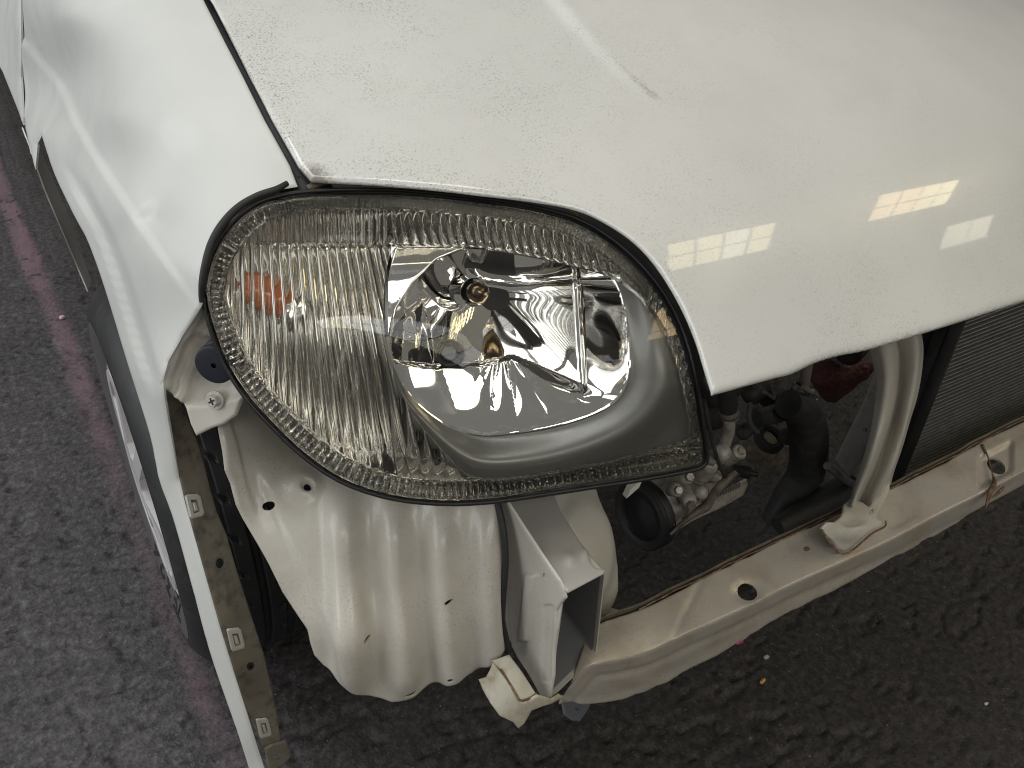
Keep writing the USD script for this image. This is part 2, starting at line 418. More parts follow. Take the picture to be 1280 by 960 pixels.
mat('glass_clear', {'l': ('layer_weight', {'blend': 0.5}), 'e': ('math', {'math_type': 'power', 'value2': 4.0}), 'f': ('math', {'math_type': 'multiply_add', 'value2': 0.7, 'value3': 0.010}), 't': ('transparent_bsdf', {'color': (0.97, 0.97, 0.96)}), 's': ('glossy_bsdf', {'color': (1, 1, 1), 'roughness': 0.02}), 'm': ('mix_closure', {})},
    [('l.facing', 'e.value1'), ('e.value', 'f.value1'), ('f.value', 'm.fac'), ('t.BSDF', 'm.closure1'), ('s.BSDF', 'm.closure2')], surface='m.closure')
mat('glass_ribbed', {'p': ('glass_bsdf', {'color': (0.965, 0.955, 0.92), 'roughness': 0.0, 'IOR': 1.5}), 't': ('transparent_bsdf', {'color': (0.93, 0.925, 0.91)}), 'm': ('mix_closure', {'fac': 0.9})}, [('t.BSDF', 'm.closure1'), ('p.BSDF', 'm.closure2')], surface='m.closure')
mat('amber', {'p': ('principled_bsdf', {'base_color': (0.62, 0.16, 0.02), 'roughness': 0.12, 'transmission_weight': 0.25, 'coat_weight': 0.5})}, [])
mat('white_plastic', {'p': ('principled_bsdf', {'base_color': (0.7, 0.68, 0.62), 'roughness': 0.45})}, [])
mat('pink', {'p': ('principled_bsdf', {'base_color': (0.5, 0.05, 0.2), 'roughness': 0.7})}, [])
mat('pink_pale', {'p': ('principled_bsdf', {'base_color': (0.75, 0.5, 0.6), 'roughness': 0.7})}, [])
mat('bulb_gold', {'p': ('principled_bsdf', {'base_color': (0.22, 0.165, 0.11), 'metallic': 1.0, 'roughness': 0.22})}, [])
mat('gold', {'p': ('principled_bsdf', {'base_color': (0.6, 0.35, 0.12), 'roughness': 0.4, 'metallic': 0.6})}, [])

# asphalt: coarse stones in dark binder, pits, paler towards low x
mat('asphalt', {
    'g': ('geometry', {}), 'x': ('separate_xyz', {}),
    'v': ('voronoi_texture', {'scale': 210.0, 'randomness': 1.0}),
    'n': ('noise_texture', {'scale': 90.0, 'detail': 4.0, 'roughness': 0.6}),
    'cb': ('rgb_to_bw', {}), 'cs': ('map_range', {'from_min': 0.2, 'from_max': 0.8, 'to_min': 0.80, 'to_max': 1.20}), 'mc': ('mix_color', {'blend_type': 'multiply', 'fac': 1.0, 'use_clamp_result': False}),
    'N': ('noise_texture', {'scale': 4.5, 'detail': 5.0, 'roughness': 0.6}),
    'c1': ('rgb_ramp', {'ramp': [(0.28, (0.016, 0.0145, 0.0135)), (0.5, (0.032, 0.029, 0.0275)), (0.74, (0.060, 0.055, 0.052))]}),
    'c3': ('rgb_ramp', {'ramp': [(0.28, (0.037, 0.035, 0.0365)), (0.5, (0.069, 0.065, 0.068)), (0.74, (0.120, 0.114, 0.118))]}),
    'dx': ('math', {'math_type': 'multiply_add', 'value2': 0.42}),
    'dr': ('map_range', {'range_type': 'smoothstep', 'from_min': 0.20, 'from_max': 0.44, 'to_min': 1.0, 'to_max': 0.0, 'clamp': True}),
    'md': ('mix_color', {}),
    'c2': ('rgb_ramp', {'ramp': [(0.3, (0.84, 0.83, 0.82)), (0.7, (1.12, 1.10, 1.10))]}),
    'mu': ('mix_color', {'blend_type': 'multiply', 'fac': 1.0, 'use_clamp_result': False}),
    'w': ('noise_texture', {'scale': 230.0, 'detail': 1.0}),
    'wr': ('rgb_ramp', {'ramp': [(0.0, (0, 0, 0)), (0.735, (0, 0, 0)), (0.79, (1, 1, 1)), (1.0, (1, 1, 1))]}),
    'wk': ('math', {'math_type': 'multiply', 'value2': 0.6}),
    'mw': ('mix_color', {'b': (0.30, 0.28, 0.27)}),
    'h': ('math', {'math_type': 'multiply_add', 'value2': 0.35}),
    'b': ('bump', {'strength': 0.7, 'distance': 0.0028}),
    'p': ('principled_bsdf', {'roughness': 0.6, 'specular_ior_level': 0.4})},
    [('g.position', 'v.vector'), ('g.position', 'n.vector'), ('g.position', 'N.vector'), ('g.position', 'w.vector'), ('g.position', 'x.vector'), ('n.fac', 'c1.fac'), ('n.fac', 'c3.fac'), ('N.fac', 'c2.fac'),
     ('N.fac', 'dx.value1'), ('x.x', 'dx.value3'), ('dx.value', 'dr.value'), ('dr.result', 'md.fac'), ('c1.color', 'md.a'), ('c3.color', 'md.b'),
     ('v.color', 'cb.color'), ('cb.val', 'cs.value'), ('md.result', 'mc.a'), ('cs.result', 'mc.b'), ('mc.result', 'mu.a'), ('c2.color', 'mu.b'), ('w.fac', 'wr.fac'), ('wr.color', 'wk.value1'), ('wk.value', 'mw.fac'), ('mu.result', 'mw.a'), ('mw.result', 'p.base_color'),
     ('v.distance', 'h.value1'), ('n.fac', 'h.value3'), ('h.value', 'b.height'), ('b.normal', 'p.normal')])
mat('chalk', {
    'g': ('geometry', {}), 'n': ('noise_texture', {'scale': 130.0, 'detail': 6.0, 'roughness': 0.75}), 'n2': ('noise_texture', {'scale': 9.0, 'detail': 3.0}),
    'a': ('attribute', {'attribute': 'fade'}),
    's': ('math', {'math_type': 'multiply_add', 'value2': 0.55}), 'q': ('math', {'math_type': 'multiply'}),
    'r': ('rgb_ramp', {'ramp': [(0.0, (0, 0, 0)), (0.42, (0, 0, 0)), (0.60, (0.10, 0.10, 0.10)), (0.82, (0.36, 0.36, 0.36)), (1.0, (0.42, 0.42, 0.42))]}),
    't': ('transparent_bsdf', {'color': (1, 1, 1)}), 'b': ('bump', {'strength': 0.8, 'distance': 0.003}),
    'p': ('principled_bsdf', {'base_color': (0.42, 0.27, 0.33), 'roughness': 0.8}), 'm': ('mix_closure', {})},
    [('g.position', 'n.vector'), ('g.position', 'n2.vector'), ('n2.fac', 's.value1'), ('n.fac', 's.value3'), ('s.value', 'q.value1'), ('a.fac', 'q.value2'), ('q.value', 'r.fac'),
     ('r.color', 'm.fac'), ('n.fac', 'b.height'), ('b.normal', 'p.normal'), ('t.BSDF', 'm.closure1'), ('p.BSDF', 'm.closure2')], surface='m.closure')

# ------------------------------------------------------------------ ground
def ground_z(x, y):
    p = np.stack([x, y, np.zeros_like(x)], -1)
    z = 0.012 * (meshkit.fbm(p * 5.0, 3, 3) - 0.5) + 0.0030 * (meshkit.fbm(p * 80.0, 2, 5) - 0.5) + 0.0040 * (meshkit.fbm(p * np.array([20, 34, 1.0]), 2, 15) - 0.5)
    pit = meshkit.fbm(p * np.array([30, 62, 1.0]), 2, 9)
    z = z - 0.0055 * np.clip((pit - 0.64) / 0.06, 0, 1)
    for f_, sd_, w in (((1.1, 2.6, 1.0), 21, .005), ((2.3, 4.4, 1.0), 33, .006)):
        crack = np.abs(meshkit.fbm(p * np.array(f_), 4, sd_) - 0.5)
        z = z - 0.004 * np.clip(1 - crack / w, 0, 1)
    return z

def axis_(lo, a, b, hi, fine):
    near = np.arange(a, b + 1e-9, fine)
    l = a - np.cumsum(fine * 1.35 ** np.arange(1, 40)); l = l[l > lo][::-1]
    h = b + np.cumsum(fine * 1.35 ** np.arange(1, 40)); h = h[h < hi]
    return np.r_[lo, l, near, h, hi]
gx, gy = axis_(-30, -0.45, 1.55, 30, 0.0045), axis_(-30, -0.12, 2.3, 30, 0.0045)
X, Y = np.meshgrid(gx, gy)
v = np.stack([X.ravel(), Y.ravel(), ground_z(X.ravel(), Y.ravel())], 1)
b = len(gx)
i = (np.arange(len(gy) - 1)[:, None] * b + np.arange(b - 1)).ravel()
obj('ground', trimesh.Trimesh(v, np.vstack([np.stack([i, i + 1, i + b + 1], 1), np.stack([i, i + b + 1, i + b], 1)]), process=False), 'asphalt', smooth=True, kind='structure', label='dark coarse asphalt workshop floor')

# the faded pink paint line along the right-hand side of the car
cl = np.array([at(px, py, Z=0.0) for px, py in ((-30, 150), (6, 245), (40, 331), (81, 425), (103, 487), (134, 565), (165, 650), (205, 745), (250, 860), (290, 950), (330, 1040))])[:, :2]
cl = spline(cl, 260)
tn = np.gradient(cl, axis=0); tn /= np.linalg.norm(tn, axis=1, keepdims=True)
nr = np.stack([tn[:, 1], -tn[:, 0]], 1)
ss = np.linspace(-1, 1, 15)
pts = cl[:, None] + nr[:, None] * ss[None, :, None] * 0.042
fade = (1 - np.abs(ss)[None] ** 2.2) * np.interp(np.arange(260) / 259, [0, .25, .4, .5, .6, .75, 1], [1.2, 1.1, 1.25, .95, 1.0, .80, .76])[:, None]
pz = ground_z(pts[..., 0].ravel(), pts[..., 1].ravel()) + 0.002
v = np.c_[pts.reshape(-1, 2), pz]
i = (np.arange(259)[:, None] * 15 + np.arange(14)).ravel()
line = obj('painted_line', trimesh.Trimesh(v, np.vstack([np.stack([i, i + 1, i + 16], 1), np.stack([i, i + 16, i + 15], 1)]), process=False), 'chalk', smooth=True, kind='structure', label='faded pink paint line on the asphalt beside the car')
pv = UsdGeom.PrimvarsAPI(line).CreatePrimvar('fade', Sdf.ValueTypeNames.FloatArray, 'vertex')
pv.Set(fade.ravel().astype(float).tolist())

# ------------------------------------------------------------------ the car
car = thing('car', 'white car with its front bumper off and clear right headlight exposed', 'car')

# ---- hood: a height over x and y, trimmed to its edges
HY = np.array([-.05, 0, .04, .08, .14, .24, .48, .73, 1.0, 1.4]); HZ = np.array([.655, .703, .743, .782, .820, .861, .929, .980, 1.025, 1.08])
hood_prof = RBFInterpolator(HY[:, None], HZ, kernel='cubic')
def hood_z(x, y):
    bow = 0.37 + 0.10 * ((x - 0.76) / 0.56) ** 2
    z = hood_prof((y - bow).ravel()[:, None]).reshape(np.shape(x))
    return z + 0.030 * (1 - np.clip((x - 0.76) / 0.56, -1.2, 1.2) ** 2) * np.clip((y - bow) / 0.3 + 0.2, 0, 1)
def on_hood(pts, grow=0.0):
    out = []
    for px, py in pts:
        d = ray(px, py)
        s = np.linspace(0.3, 2.2, 1200)
        p = CAM + d / FOC * s[:, None]
        h = p[:, 2] - hood_z(p[:, 0], p[:, 1])
        k = np.argmax(h < 0)
        if h[k] >= 0:
            k = np.argmin(h)
            out.append(p[k]); continue
        t = h[k - 1] / (h[k - 1] - h[k])
        out.append(p[k - 1] * (1 - t) + p[k] * t)
    return np.array(out)
hood_px = [(388, 224), (372, 205), (340, 148), (312, 94), (290, 50), (266, 3)]
edge_px = [(890, 491), (882, 465), (868, 420), (848, 375), (820, 330), (790, 298), (750, 272), (715, 258), (660, 248), (600, 241), (540, 234), (470, 228), (410, 225), (388, 224)]
front_px = [(1280, 374), (1230, 390), (1160, 412), (1085, 434), (1050, 441), (1020, 450), (990, 464), (970, 469), (930, 480), (890, 491)]
gap = on_hood(hood_px)
lower = on_hood(spline(edge_px, 60))
front = on_hood(spline(front_px, 60))
ext = [(0.213, 1.05), (0.213, 1.45), (1.31, 1.45), (1.31, 0.62), (1.22, 0.50), (1.08, 0.415), (0.93, 0.385)]
hood_poly = Polygon([tuple(p[:2]) for p in gap] + ext + [tuple(p[:2]) for p in front] + [tuple(p[:2]) for p in lower[1:]]).buffer(0)
hood_poly = hood_poly if hood_poly.geom_type == 'Polygon' else max(hood_poly.geoms, key=lambda g: g.area)
ridge = on_hood([(668, -28), (700, 14), (740, 58), (790, 106), (838, 142)])[:, :2]
ridge = spline(np.vstack([ridge[0] + (ridge[0] - ridge[1]) * 6, ridge]), 200)
p, f, ne = tri_poly(hood_poly, 0.006, 0.004)
rim_d = shapely.distance(shapely.points(p), hood_poly.exterior)
kd = cKDTree(ridge).query(p)
side = np.sign((p[:, 0] - ridge[kd[1], 0]) * np.gradient(ridge[:, 1])[kd[1]] - (p[:, 1] - ridge[kd[1], 1]) * np.gradient(ridge[:, 0])[kd[1]])
ln = np.r_[0, np.cumsum(np.linalg.norm(np.diff(ridge, axis=0), axis=1))]
fadeout = np.clip((ln[-1] - ln[kd[1]]) / 0.14, 0, 1)
sd = -kd[0] * side                             # positive on the side of the car's middle
press = 0.0055 * fadeout * (1 / (1 + np.exp(-sd / 0.0016))) * np.exp(-np.clip(sd, 0, None) / 0.10)
r_ = 0.004
z = hood_z(p[:, 0], p[:, 1]) + press - 0.003 * (1 - np.sqrt(np.clip(1 - (1 - np.minimum(rim_d, r_) / r_) ** 2, 0, 1)))
v = np.c_[p, z]
hm = thicken(v, orient_to(v, f, np.array([0.7, -1, 3.0])), 0.0035)
hood = obj('hood', hm, 'hood_paint', car, smooth=True)
c0 = gap[0]
grime = 1.5 * np.exp(-np.hypot(p[:, 0] - c0[0] - .006, p[:, 1] - c0[1] - .004) / 0.009) + 0.75 * np.exp(-rim_d / 0.004) * np.exp(-np.hypot(p[:, 0] - c0[0], p[:, 1] - c0[1]) / .10)
grime = grime + 0.85 * np.where(sd > .001, np.exp(-((sd - .006) / .008) ** 2), 0) * np.clip((ln[-1] - ln[kd[1]]) / 0.02, 0, 1) * np.exp(-(ln[-1] - ln[kd[1]]) / 0.16)
dust = 0.30 + 1.0 * np.exp(-np.hypot((p[:, 0] - .25) / .30, (p[:, 1] - .85) / .32) ** 2) + .35 * np.exp(-rim_d / .02)
UsdGeom.PrimvarsAPI(hood).CreatePrimvar('dust', Sdf.ValueTypeNames.FloatArray, 'vertex').Set(np.r_[dust, dust * 0].astype(float).tolist())
UsdGeom.PrimvarsAPI(hood).CreatePrimvar('grime', Sdf.ValueTypeNames.FloatArray, 'vertex').Set(np.r_[grime, grime * 0].astype(float).tolist())

# ---- fender
def world(p):
    q = proj(p)
    return (q[0], q[1], depth_of(p))
fender_ctrl = []
for y, zg in ((.75, .876), (.9, .92), (1.1, .965), (1.3, 1.0)):
    fender_ctrl += [world((x, y, zg - d)) for x, d in ((.207, .003), (.165, .018), (.128, .055), (.104, .095))]
fender_ctrl += [(376, 230, {'Y': .648}), (345, 233, {'Y': .652}), (300, 255, {'Y': .652}), (268, 290, {'Y': .640}), (250, 350, {'Y': .628}), (248, 382, {'Y': .626}),
                (203, 480, {'Y': .655}), (226, 425, {'Y': .642}), (210, 320, {'Y': .685}), (170, 260, {'Y': .78}), (130, 200, {'Y': .92}), (100, 150, {'Y': 1.05}), (80, 100, {'Y': 1.2}), (31, 47, {'Y': 1.42}),
                (52, 169, {'Y': 1.22}), (67, 216, {'Y': 1.12}), (90, 266, {'Y': 1.01}), (108, 300, {'Y': .945}), (142, 403, {'Y': .835}), (170, 494, {'Y': .762}), (197, 600, {'Y': .70}), (240, 740, {'Y': .638}),
                (300, 930, {'Y': .580}), (222, 600, {'Y': .672}), (262, 740, {'Y': .615}), (325, 950, {'Y': .562}), (340, 1010, {'Y': .55}), (30, 160, {'Y': 1.45})]
F = depth_field(fender_ctrl, smooth=1e-6)
crease = np.array(spline([(20, 30), (31, 47), (80, 105), (100, 150), (130, 202), (170, 262), (210, 322), (246, 374), (262, 396)], 300))
lip = np.array(spline([(52, 169), (67, 216), (90, 266), (108, 300), (125, 347), (142, 403), (156, 450), (170, 494), (187, 550), (197, 600), (215, 650), (240, 740), (262, 820), (300, 930), (318, 990)], 400))
def sdist(line, px, py):
    q = np.stack([px, py], 1)
    d, k = cKDTree(line).query(q)
    t = np.gradient(line, axis=0)[k]
    return d * np.sign(t[:, 0] * (py - line[k, 1]) - t[:, 1] * (px - line[k, 0]))
def smooth01(x):
    x = np.clip(x, 0, 1)
    return x * x * (3 - 2 * x)
def fender_relief(px, py):
    s = sdist(crease, px, py)                    # positive below the crease (towards the wheel)
    o = 0.0035 * smooth01(s / 7) * np.clip(1 - s / 90, 0.25, 1) * np.clip((400 - py) / 120, 0, 1)
    l = -sdist(lip, px, py)                      # positive inside the panel
    o = o - 0.0035 * smooth01((l - 15) / 4) * smooth01((40 - l) / 18) * smooth01((500 - py) / 40) * smooth01((py - 190) / 60)
    return o
fender_out = [(372, 231), (362, 205), (330, 148), (303, 94), (280, 50), (256, 3), (243, -25), (183, -112), (130, -190), (70, -150), (30, -60), (26, 0), (29, 47), (28, 95), (31, 160), (43, 212), (46, 180)] + [tuple(x) for x in lip[::8]] + [(338, 990), (325, 950), (290, 840), (262, 740), (245, 680), (222, 600), (208, 530), (200, 478), (207, 452), (225, 420), (248, 386), (252, 376), (250, 345), (256, 318), (268, 290), (290, 262), (320, 245), (350, 235)]
obj('fender', panel(fender_out, F, 4.0, 0.0025, detail=fender_relief, rnd=5, rnd_depth=0.002), 'fender_paint', car, smooth=60)
# the part of the wheel arch behind the wheel, with its inward lip
rear = depth_field([(30, 160, {'Y': 1.46}), (46, 190, {'Y': 1.38}), (62, 236, {'Y': 1.42}), (85, 290, {'Y': 1.46}), (112, 358, {'Y': 1.50}), (55, 205, {'Y': 1.44}), (84, 262, {'Y': 1.54}), (104, 318, {'Y': 1.62})])
obj('wheel_arch_lip', panel([(30, 158), (40, 180), (46, 180), (56, 198), (70, 228), (84, 260), (98, 300), (116, 352), (112, 364), (96, 326), (74, 274), (58, 236), (44, 196)], rear, 3.5, 0.002, rnd=4), 'fender_paint', car)
obj('wheel_well', panel([(44, 160), (60, 170), (95, 260), (125, 330), (150, 400), (140, 430), (104, 330), (78, 262), (56, 205)], depth_field([(44, 160, {'X': .26}), (125, 330, {'X': .24}), (140, 430, {'X': .24}), (60, 170, {'X': .26})]), 6, 0.002), 'engine_dark', car)
# front door and sill beyond the seam
door = depth_field([(24, 95, {'Y': 1.50}), (27, 160, {'Y': 1.47}), (0, 60, {'X': .055}), (2, 92, {'X': .045}), (-60, -60, {'X': .07}), (24, 30, {'Y': 1.50})])
obj('front_door', panel([(24, -60), (24, 30), (25, 60), (24, 95), (27, 156), (22, 140), (2, 90), (-40, 10), (-90, -80), (-20, -120)], door, 5, 0.003, rnd=4), 'fender_paint', car)
# black strip in the gap between hood and fender
obj('gap_seal', loft([[np.r_[x, y, hood_z(np.array([x]), np.array([y]))[0] - dz] for y in (.645, .72, .80, .90, 1.1, 1.4)] for x, dz in ((.190, .020), (.205, .013), (.216, .013), (.230, .020))], n=40, t=0.002), 'black_rubber', car)

# ---- dirty flange of the fender with its clips
flange = depth_field([(222, 600, {'Y': .670}), (262, 740, {'Y': .612}), (325, 950, {'Y': .560}), (259, 602, {'Y': .675}), (297, 714, {'Y': .625}), (326, 810, {'Y': .592}), (355, 930, {'Y': .562}), (203, 485, {'Y': .672}), (240, 530, {'Y': .70})])
def hole(cx, cy, rx, ry=None, a=0, n=14):
    ry = ry or rx
    t = np.arange(n) / n * 2 * np.pi
    c, s = math.cos(math.radians(a)), math.sin(math.radians(a))
    return [(cx + rx * math.cos(k) * c - ry * math.sin(k) * s, cy + rx * math.cos(k) * s + ry * math.sin(k) * c) for k in t]
fl = thing('bumper_flange', label='dirty brown steel flange along the front edge of the fender', parent=car)
obj('plate', panel([(201, 486), (212, 494), (226, 500), (236, 525), (246, 548), (254, 572), (262, 605), (272, 640), (284, 668), (297, 714), (313, 764), (330, 816), (342, 868), (350, 915), (352, 934), (332, 942), (318, 910), (300, 862), (276, 785), (252, 700), (232, 628), (214, 548)], flange, 4, 0.0018,
                  holes=[hole(275, 704, 5.5, 6.5), hole(313.5, 833, 5, 5.5)], rnd=3, rnd_depth=0.001), 'dirty_steel', fl)
obj('tab', panel([(331, 936), (340, 931), (358, 926), (364, 938), (364, 948), (355, 957), (338, 966), (334, 955)], lambda a, b_: flange(a, b_) - 0.004, 3, 0.0018, holes=[hole(348.5, 945.5, 5, 4.5)], rnd=3), 'dirty_steel', fl)
for cx, cy, s in ((242.5, 633, 1.0), (294, 800, 0.95), (329, 911, 0.82)):
    c = thing('clip', parent=fl)
    ol = [(cx - 11 * s, cy - 13 * s), (cx - 8 * s, cy - 15 * s), (cx + 5 * s, cy - 16 * s), (cx + 9 * s, cy - 13 * s), (cx + 14 * s, cy + 8 * s), (cx + 12 * s, cy + 12 * s), (cx - 2 * s, cy + 16 * s), (cx - 5 * s, cy + 13 * s)]
    win = [(cx - 4 * s, cy - 8 * s), (cx + 4 * s, cy - 9 * s), (cx + 8 * s, cy + 6 * s), (cx + 0 * s, cy + 9 * s)]
    obj('frame', panel(ol, lambda a, b_: flange(a, b_) - 0.004, 1.8, 0.0035, holes=[win], rnd=2.5, rnd_depth=0.0012), 'clip_steel', c)
    obj('spring_tongue', panel([(cx - 2 * s, cy - 5 * s), (cx + 3 * s, cy - 6 * s), (cx + 6.5 * s, cy + 5 * s), (cx + 1 * s, cy + 7 * s)], lambda a, b_: flange(a, b_) - 0.0035, 2, 0.002, rnd=1.5), 'clip_steel', c)

# ---- bracket under the headlight at the fender
bf = depth_field([(249, 380, {'Y': .640}), (262, 405, {'Y': .640}), (285, 450, {'Y': .630}), (307, 487, {'Y': .615}), (275, 533, {'Y': .628}), (243, 545, {'Y': .640}), (226, 498, {'Y': .655}), (206, 478, {'Y': .662}), (225, 428, {'Y': .652}), (255, 470, {'Y': .652})])
def bf_relief(px, py):
    d1 = sdist(np.array(spline([(252, 384), (228, 425), (208, 470), (206, 482)], 100)), px, py)
    o = -0.006 * smooth01(np.abs(d1) / 9 - .35) + 0.004 * smooth01((np.abs(d1) - 15) / 5) * smooth01((34 - np.abs(d1)) / 6)
    o = o - 0.007 * smooth01(1.4 - np.hypot((px - 251) / 24, (py - 440) / 16)) + 0.004 * smooth01((py - (505 - 0.2 * (px - 230))) / 10)
    o = o - 0.004 * smooth01(1.2 - np.hypot((px - 281) / 22, (py - 468) / 26))
    return o
br = thing('headlight_bracket', parent=car)
obj('plate', panel([(251, 376), (258, 392), (268, 415), (287, 447), (309, 482), (301, 497), (297, 508), (292, 521), (277, 532), (262, 537), (243, 547), (236, 532), (231, 513), (222, 502), (208, 494), (196, 478), (203, 455), (224, 420)], bf, 2.6, 0.002, detail=bf_relief, rnd=4, rnd_depth=0.003), 'bracket_paint', br)
nb = vdir = None
def facing(field, px, py, e=6):
    a, b_, c = [CAM + ray(x, y) / FOC * field(np.array([x]), np.array([y]))[0] for x, y in ((px, py), (px + e, py), (px, py + e))]
    n = np.cross(b_ - a, c - a); n /= np.linalg.norm(n)
    return a, (n if n @ (CAM - a) > 0 else -n)
o, n = facing(bf, 269, 500)
n = n * 0.6 + np.array([-0.5, -0.55, 0.25]); n /= np.linalg.norm(n)
bo = thing('bolt', parent=br)
obj('washer', disc(o + n * 0.0012, n, 0.0085, 0.002), 'clip_steel', bo)
obj('head', hexa(o + n * 0.0055, n, 0.0056, 0.0045), 'clip_steel', bo, smooth=False)
up = np.cross(n, [1, 0, 0.2]); up /= np.linalg.norm(up)
obj('cross_slot', cat(obox(o + n * 0.0055, up * 0.0032, np.cross(n, up) * 0.0007, n * 0.0004), obox(o + n * 0.00552, np.cross(n, up) * 0.0032, up * 0.0007, n * 0.0004)), 'black_plastic', bo)
a = np.array([-0.62, -0.72, 0.12]); a /= np.linalg.norm(a)
o = at(274, 458, Y=.612)
o = at(267, 457, Y=.616)
rb = thing('rubber_buffer', parent=br)
obj('head', lathe([(0, 0.0022), (0, 0.0145), (-.001, .0165), (-.0045, .0170), (-.006, .0125), (-.010, .0115), (-.012, .0170), (-.017, .0170), (-.018, .001)][::-1], o, a, 40), 'navy_rubber', rb)
obj('hole_plug', lathe([(-.003, .0001), (-.003, .0024)][::-1], o, a, 16), 'black_plastic', rb)

# ---- wheel
WC, WX, WR = np.array([0.058, 1.04, 0.275]), 0.165, 0.275
wheel = thing('wheel', label='right front wheel half hidden by the fender', parent=car)
wx = UsdGeom.Xformable(wheel)                         # steered a touch
wx.AddTranslateOp().Set(Gf.Vec3d(*WC.tolist())); wx.AddRotateZOp().Set(0.3); wx.AddTranslateOp(opSuffix='back').Set(Gf.Vec3d(*(-WC).tolist()))
prof = np.array([(0.011, .165), (0.007, .176), (-0.001, .193), (-.007, .214), (-.007, .236), (0.001, .255), (0.011, .267), (0.022, .273), (0.036, .2755), (.06, .2765), (.0825, .277)])
prof = np.vstack([prof, np.c_[WX - prof[::-1, 0], prof[::-1, 1]][1:]])
pr = np.vstack([spline(prof[:9], 40), np.c_[np.linspace(.037, WX - .037, 70), np.full(70, .2765)], spline(prof[-9:], 40)])
nt = 560
th = np.arange(nt) / nt * 2 * np.pi
PX, TH = np.meshgrid(pr[:, 0], th, indexing='xy')
RR = np.broadcast_to(pr[:, 1], PX.shape).copy()
tread = smooth01((PX - .018) / .01) * smooth01((WX - .018 - PX) / .01)
g = np.zeros_like(PX)
for gx_, w in ((.052, .004), (.0825, .0035), (.113, .004)):
    g = np.maximum(g, 1 - smooth01((np.abs(PX - gx_) - w) / .0015))
ph = (TH * 34 / (2 * np.pi) + 9.0 * np.abs(PX - .0825) ** 1.25 * 3.2 + np.where(PX > .0825, .5, 0)) % 1
lat = (1 - smooth01((np.abs(ph - .5) - .045) / .03)) * (np.abs(PX - .0825) > .016)
RR = RR - 0.0065 * tread * np.maximum(g, lat * .85)
vv = np.stack([WC[0] + PX, WC[1] + RR * np.cos(TH), WC[2] + RR * np.sin(TH)], -1).reshape(-1, 3)
k = len(pr)
i, j = np.meshgrid(np.arange(nt), np.arange(k - 1), indexing='ij')
A, B = (i * k + j).ravel(), (((i + 1) % nt) * k + j).ravel()
tf = np.vstack([np.stack([A, A + 1, B + 1], 1), np.stack([A, B + 1, B], 1)])
tm = trimesh.Trimesh(vv, tf, process=False)
fn = np.cross(vv[tf[:, 1]] - vv[tf[:, 0]], vv[tf[:, 2]] - vv[tf[:, 0]])
if (fn * (vv[tf].mean(1) - (WC + [WX / 2, 0, 0]))).sum() < 0:
    tm = trimesh.Trimesh(vv, tf[:, ::-1], process=False)
ty = obj('tyre', tm, 'tyre_rubber', wheel, smooth=True)
for ch, ang in (('Z', 243), ('E', 253.5), ('3', 266), ('2', 276.5), ('6', 287)):
    t = math.radians(ang)
    m = meshkit.text_mesh(ch, 0.030, 0.0012, bold=True)
    q = np.array(m.vertices); q[:, 0] -= q[:, 0].mean()
    R0 = 0.183
    r = R0 + q[:, 1]
    a_ = t + q[:, 0] * 1.25 / (R0 + .013)
    xo = np.interp(r, prof[:7, 1], prof[:7, 0])
    obj('sidewall_letter', trimesh.Trimesh(np.stack([WC[0] + xo - q[:, 2] - 0.0006, WC[1] + r * np.cos(a_), WC[2] + r * np.sin(a_)], 1), np.array(m.faces), process=False), 'black_rubber', wheel, smooth=False)
sw = lathe([(.0068, .1755), (-.0018, .193), (-.0078, .214), (-.0082, .228)], WC, [1, 0, 0], 120)  # paler ring, glare and dust of the sidewall put into its colour
obj('sidewall_band', sw, 'sidewall_glare_dust', ty)
rim = obj('rim', lathe([(.018, .148), (.007, .160), (-.001, .169), (.001, .1735), (.022, .168), (.04, .155), (.09, .150), (.15, .165), (.155, .172), (.150, .174)][::-1], WC, [1, 0, 0], 90), 'rim_paint', wheel)
sp = Point(0, 0).buffer(.160, 48)
for kk in range(7):
    a_ = kk / 7 * 2 * math.pi
    w = Polygon([(math.cos(a_ + d) * r, math.sin(a_ + d) * r) for r, d in ((.07, -.16), (.132, -.30), (.138, -.15), (.139, 0), (.138, .15), (.132, .30), (.07, .16), (.062, 0))]).buffer(.006)
    sp = sp.difference(w)
m = trimesh.creation.extrude_polygon(sp, 0.016)
q = np.array(m.vertices)
m = trimesh.Trimesh(np.stack([WC[0] - .004 + q[:, 2] - .10 * np.clip(.11 - np.hypot(q[:, 0], q[:, 1]), 0, .05), WC[1] + q[:, 0], WC[2] + q[:, 1]], 1), m.faces)
m.fix_normals()
obj('rim_spokes', m, 'rim_paint', rim, smooth=30)
for kk in range(4):
    a_ = kk / 4 * 2 * math.pi + .4
    obj('lug_nut', hexa(WC + [.022, .05 * math.cos(a_), .05 * math.sin(a_)], [-1, 0, 0], .010, .018), 'bright_metal', rim, smooth=False)
obj('brake_disc', disc(WC + [.06, 0, 0], [-1, 0, 0], .115, .012), 'cast_metal', wheel)

